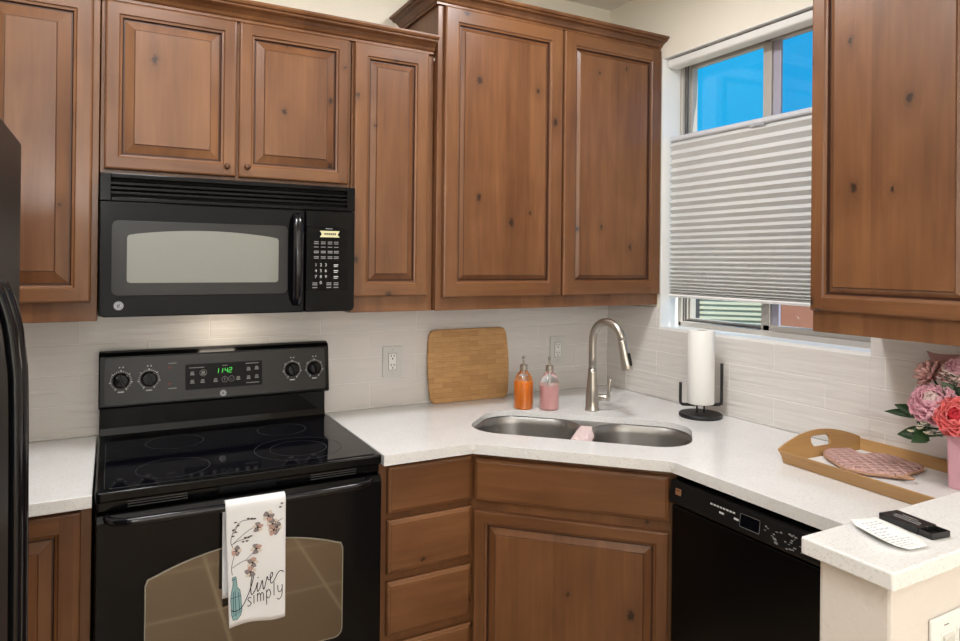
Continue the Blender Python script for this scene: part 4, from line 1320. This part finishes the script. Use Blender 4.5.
def petal(bm, c, az, open_, L, Wd, cup, mi=0, base_r=.004, n=5):
    """one cupped petal starting at c, leaning out by open_ (0 up, 90 flat)"""
    rad = Vector((math.cos(az), math.sin(az), 0)); tan = Vector((-math.sin(az), math.cos(az), 0)); upv = Vector((0, 0, 1))
    rows = []
    pos = Vector(c) + rad * base_r
    ang = math.radians(open_) + cup * .5
    prev = pos.copy()
    for i in range(n + 1):
        t_ = i / n
        a = math.radians(open_) + cup * (.5 - t_)
        d = rad * math.sin(a) + upv * math.cos(a)
        if i: prev = prev + d * (L / n)
        nrm = rad * math.cos(a) - upv * math.sin(a)
        w = Wd * (.25 + .75 * math.sin(PI * min(1, .12 + t_ * .80)) ** .7) * (1 if t_ < .95 else .82)
        row = []
        for j in range(5):
            v = (j - 2) / 2
            ed = -nrm * (abs(v) ** 2) * Wd * .30 * 1.0
            ruf = upv * (.06 * Wd * math.sin(j * 2.3 + az * 5) if i == n else 0)
            row.append(prev + tan * v * w / 2 + ed + ruf)
        rows.append(row)
    loft(bm, rows, mi, closed=False)
FG = 'flowers standing in the pink vase'
def stem_to(r, loc, m=leaf_m):
    base = Vector((VX, VY, VZ + .02)) - Vector(loc)
    mid = Vector((VX + (loc[0] - VX) * .25, VY + (loc[1] - VY) * .25, VT)) - Vector(loc)
    bm = B(); tube(bm, smooth_curve([base, mid, Vector((0, 0, -.002))], 6), .0028, 8); obj('stem', bm, m, r, smooth=True)
def peony(loc, R, label, m_out, m_in, m_core, seed, face=(0, 0, 1)):
    random.seed(seed)
    r = thing('peony', label, 'flower', loc, 0, FG)
    stem_to(r, loc)
    bm = B()
    layers = [(6, 8, .62, .75, 1.4, 2), (8, 24, .70, .80, 1.2, 2), (9, 42, .82, .85, 1.1, 1), (10, 60, .95, .90, .9, 1), (10, 78, 1.0, .92, .7, 0), (9, 98, .95, .95, .6, 0)]
    for q, (n, op, l, w, cu, mi) in enumerate(layers):
        for i in range(n):
            petal(bm, (0, 0, .12 * R * (1 - q / 6)), 2 * PI * (i + random.uniform(-.25, .25)) / n + q, op + random.uniform(-8, 8), R * l * 1.05, R * w * 1.0, cu, mi, base_r=R * .05)
    o = obj('bloom', bm, [m_out, m_in, m_core], r, smooth=True)
    o.rotation_euler = Vector(face).to_track_quat('Z', 'Y').to_euler()
    o.location = (0, 0, 0)
    s_ = o.modifiers.new('thick', 'SOLIDIFY'); s_.thickness = .0012
    return r
toC = Vector((-.75, -.5, .35))
peony((1.985, -1.572, 1.125), .060, 'pale pink full peony at the left of the vase', peony_pale, peony_pale, peony_light, 1, (-.7, -.05, .75))
peony((1.965, -1.640, 1.110), .054, 'coral pink open peony with a red heart over the vase rim', peony_coral, peony_coral, peony_core, 2, (-.85, -.15, .45))
peony((2.05, -1.600, 1.215), .042, 'small blush pink peony standing highest beside the tissue', peony_light, peony_pale, peony_pale, 5, (-.5, -.2, .8))
# ragged dusty pink bloom
def spiky(loc, R, label, m, seed, face, n=16):
    random.seed(seed)
    r = thing('chrysanthemum', label, 'flower', loc, 0, FG)
    stem_to(r, loc)
    bm = B()
    for q, op in enumerate((20, 48, 74, 95)):
        for i in range(n - 4 + q * 2):
            petal(bm, (0, 0, 0), 2 * PI * (i + random.random() * .5) / (n - 4 + q * 2), op + random.uniform(-8, 8), R, R * .30, .5, 0, base_r=R * .08, n=4)
    o = obj('bloom', bm, m, r, smooth=True)
    o.rotation_euler = Vector(face).to_track_quat('Z', 'Y').to_euler()
spiky((2.055, -1.528, 1.195), .046, 'dusty pink ragged bloom at the upper left of the bouquet', dusty, 4, (-.35, .6, .5))
# cream blossom spray
def spray(loc, label, seed, petal_m, leafm, nb=22, R=.042):
    random.seed(seed)
    r = thing('blossom_spray', label, 'flower', loc, 0, FG)
    stem_to(r, loc)
    bm = B()
    for i in range(nb):
        d = Vector((random.gauss(0, 1), random.gauss(0, 1), random.gauss(0, 1))).normalized() * R * random.uniform(.5, 1)
        for q in range(5):
            petal(bm, d, 2 * PI * q / 5 + i, 62, .0095, .0085, .4, 0, base_r=.001, n=3)
    obj('blossoms', bm, petal_m, r, smooth=True)
    bm = B()
    for i in range(nb):
        d = Vector((random.gauss(0, 1), random.gauss(0, 1), random.gauss(0, 1))).normalized() * R * random.uniform(.4, 1.1)
        petal(bm, d, random.random() * 6.28, random.uniform(30, 110), .016, .007, .3, 0, base_r=0, n=4)
        tube(bm, [(0, 0, -.01), d * .5, d], .0007, 5)
    obj('sprigs', bm, leafm, r, smooth=True)
spray((1.965, -1.553, 1.072), 'cream blossom spray hanging low at the left vase rim', 8, cream_bud, leaf_l)
spray((2.015, -1.605, 1.185), 'blush blossom spray with grey-green sprigs between the upper blooms', 9, peony_light, leaf_l, 16)
# foliage
def foliage(loc, label, leaves, m=leaf_m):
    r = thing('leaf_stem', label, 'foliage', loc, 0, FG)
    stem_to(r, loc)
    for (dx, dy, dz, L, wd) in leaves:
        bm = B()
        d = Vector((dx, dy, dz)).normalized()
        s_ = d.cross(Vector((-.7, -.45, .55))).normalized(); nn = s_.cross(d)
        rows = []
        for i in range(9):
            t_ = i / 8; w = wd * math.sin(PI * (t_ ** .8)) * .5 + .0006
            p = d * (t_ * L) + Vector((0, 0, -.18 * L * t_ * t_))
            rows.append([p + s_ * w + nn * w * .25, p, p - s_ * w + nn * w * .25])
        loft(bm, rows, 0, closed=False)
        o = obj('leaf', bm, m, r, smooth=True); sm = o.modifiers.new('thick', 'SOLIDIFY'); sm.thickness = .0008
foliage((1.985, -1.535, 1.090), 'dark green pointed leaves sticking out left of the pale peony', [(-.25, 1, .62, .075, .030), (-.3, 1, .22, .090, .024)])
foliage((1.965, -1.565, 1.050), 'broad dark green leaves drooping over the left vase rim', [(-.35, 1, .05, .072, .040), (-.8, .15, -.05, .060, .036), (-.5, .6, .4, .03, .02)])
foliage((2.02, -1.60, 1.150), 'grey-green leaves tucked behind the coral peony', [(-.5, .1, .7, .075, .035), (-.3, -.6, .6, .075, .035), (-.6, .5, .35, .06, .03)], leaf_l)
# tissue sheet at the back
bm = B()
rows = []
for i in range(8):
    t_ = i / 7; row = []
    for j in range(11):
        u = j / 10 - .5
        row.append((VX + .045 + .020 * t_ + .008 * math.sin(u * 9 + t_ * 2), VY + .078 * t_ + .01 - u * (.07 + .085 * t_), VZ + .10 + .240 * t_ + .004 * math.sin(u * 7)))
    rows.append(row)
loft(bm, rows, 0, closed=False)
o = obj('tissue_paper', bm, tissue_m, smooth=True); sm = o.modifiers.new('thick', 'SOLIDIFY'); sm.thickness = .001
tag(o, 'dusty pink tissue sheet standing behind the flowers in the vase', 'tissue paper')

# ------------------------------------------------------------------ items on the bar
P9 = [(1.153, -1.868), (1.207, -1.862), (1.230, -1.870), (1.214, -1.902), (1.200, -1.947), (1.165, -1.990), (1.135, -1.984), (1.112, -1.962), (1.116, -1.925), (1.133, -1.890)]
r = thing('receipt', 'curled white printed receipt slip lying on the raised bar', 'receipt', (0, 0, 1.0602))
bm = B()
NR, NC = 14, 8
rows = []
LE = smooth_curve([Vector(p) for p in ((1.152, -1.867), (1.132, -1.892), (1.115, -1.926), (1.112, -1.960), (1.126, -1.980))], 8)
RE = smooth_curve([Vector(p) for p in ((1.226, -1.868), (1.216, -1.902), (1.202, -1.945), (1.188, -1.968), (1.166, -1.985))], 8)
def rc(t_, u):
    q_ = t_ * (len(LE) - 1); k0 = min(int(q_), len(LE) - 2); f_ = q_ - k0
    q = LE[k0].lerp(LE[k0 + 1], f_).lerp(RE[k0].lerp(RE[k0 + 1], f_), u)
    z = .0008 + .010 * (max(0, .3 - u) / .3) ** 2 * math.sin(PI * t_) + .008 * max(0, .2 - t_) / .2 * (1 - u) ** 2 + .003 * max(0, t_ - .8) / .2
    return Vector((q.x, q.y, z))
for i in range(NR + 1): rows.append([rc(i / NR, j / NC) for j in range(NC + 1)])
loft(bm, rows, 0, closed=False)
o = obj('paper', bm, paper, r, smooth=True); sm = o.modifiers.new('thick', 'SOLIDIFY'); sm.thickness = .0004
bm = B(); random.seed(5)
for i in range(12):
    t_ = .12 + i * .062
    u0_, u1_ = .25, random.uniform(.5, .8)
    k_ = u0_
    while k_ < u1_:
        k2 = k_ + random.uniform(.04, .12)
        a, b = rc(t_, k_), rc(t_, k2); c, d = rc(t_ + .018, k2), rc(t_ + .018, k_)
        bm.faces.new([bm.verts.new(p + Vector((0, 0, .0006))) for p in (a, b, c, d)])
        k_ = k2 + .03
obj('printed_lines', bm, mat('faint_grey_ink', lin(165, 165, 178), .9), r)
r = thing('card_box', 'small black sliding box half open on the raised bar', 'box', (1.240, -1.880, 1.0602), -PI / 2 - .16)
# local x runs towards the viewer's right front, y to the right
bm = B(); box(bm, (0, -.022, 0), (.072, .022, .012)); sl_ = obj('sleeve', bm, black_card, r, bev=.0012)
bm = B()
for i, (a, b) in enumerate(((.018, .066), (.014, .062), (.022, .050))):
    x = a
    random.seed(i + 2)
    while x < b:
        w = random.uniform(.003, .007); box(bm, (x, -.010 + i * .008, .0120), (min(x + w, b), -.0065 + i * .008, .0123)); x += w + .0015
obj('sleeve_print', bm, print_grey, r)
bm = B()
box(bm, (.042, -.0205, .0008), (.096, .0205, .0020)); box(bm, (.042, -.0205, .0020), (.096, -.0190, .0105)); box(bm, (.042, .0190, .0020), (.096, .0205, .0105)); box(bm, (.0945, -.0190, .0020), (.096, .0190, .0105))
obj('drawer', bm, black_card, r)

# ------------------------------------------------------------------ blind
r = thing('pleated_blind', 'white pleated top-down window shade covering the middle of the window', 'blind', (W + .026, 0, 0))
BY0, BY1 = WY0 + .014, WY1 - .012
bm = B(); prism(bm, [(0, 2.362), (-.008, 2.366), (-.010, 2.372), (-.010, 2.395), (.045, 2.395), (.045, 2.362)], BY0, BY1, axis='y'); obj('head_rail', bm, white_plastic, r, bev=.002)
bm = B(); prism(bm, [(.004, 2.038), (.0, 2.044), (.002, 2.056), (.012, 2.061), (.036, 2.061), (.040, 2.050), (.036, 2.038)], BY0 + .003, BY1 - .003, axis='y'); mr = obj('middle_rail', bm, mat('pale_grey_rail', lin(206, 208, 212), .4), r, bev=.001)
bm = B(); prism(bm, [(.004, 1.358), (.0, 1.366), (.004, 1.372), (.036, 1.372), (.040, 1.366), (.036, 1.358)], BY0 + .003, BY1 - .003, axis='y'); obj('bottom_rail', bm, mat('bright_white_rail', lin(240, 240, 238), .4), r, bev=.001)
bm = B()
zs = [2.038]
z = 2.038; k_ = 0
while z > 1.375:
    f = (2.038 - z) / .665
    step = .0335 * (1 - f) ** .55 + .006
    z -= step; zs.append(max(z, 1.3725))
prof = []
for i in range(len(zs) - 1):
    st = zs[i] - zs[i + 1]
    prof += [(.017, zs[i]), (.0008, zs[i] - st * .5)]
prof.append((.017, zs[-1]))
backp = [(.0375 - x, z) for x, z in prof]
for pr in (prof, backp):
    rows = [[(x, y, z) for (x, z) in pr] for y in (BY0 + .004, BY1 - .004)]
    loft(bm, rows, 0, closed=False)
obj('pleated_fabric', bm, shade, r)
bm = B(); prism(bm, rrect(-.868, 2.030, -.800, 2.042, .003, 3), -.0035, -.0008, axis='x'); obj('pull_tab', bm, mat('clear_tab', (.8, .82, .85), .1, trans=.6), r)
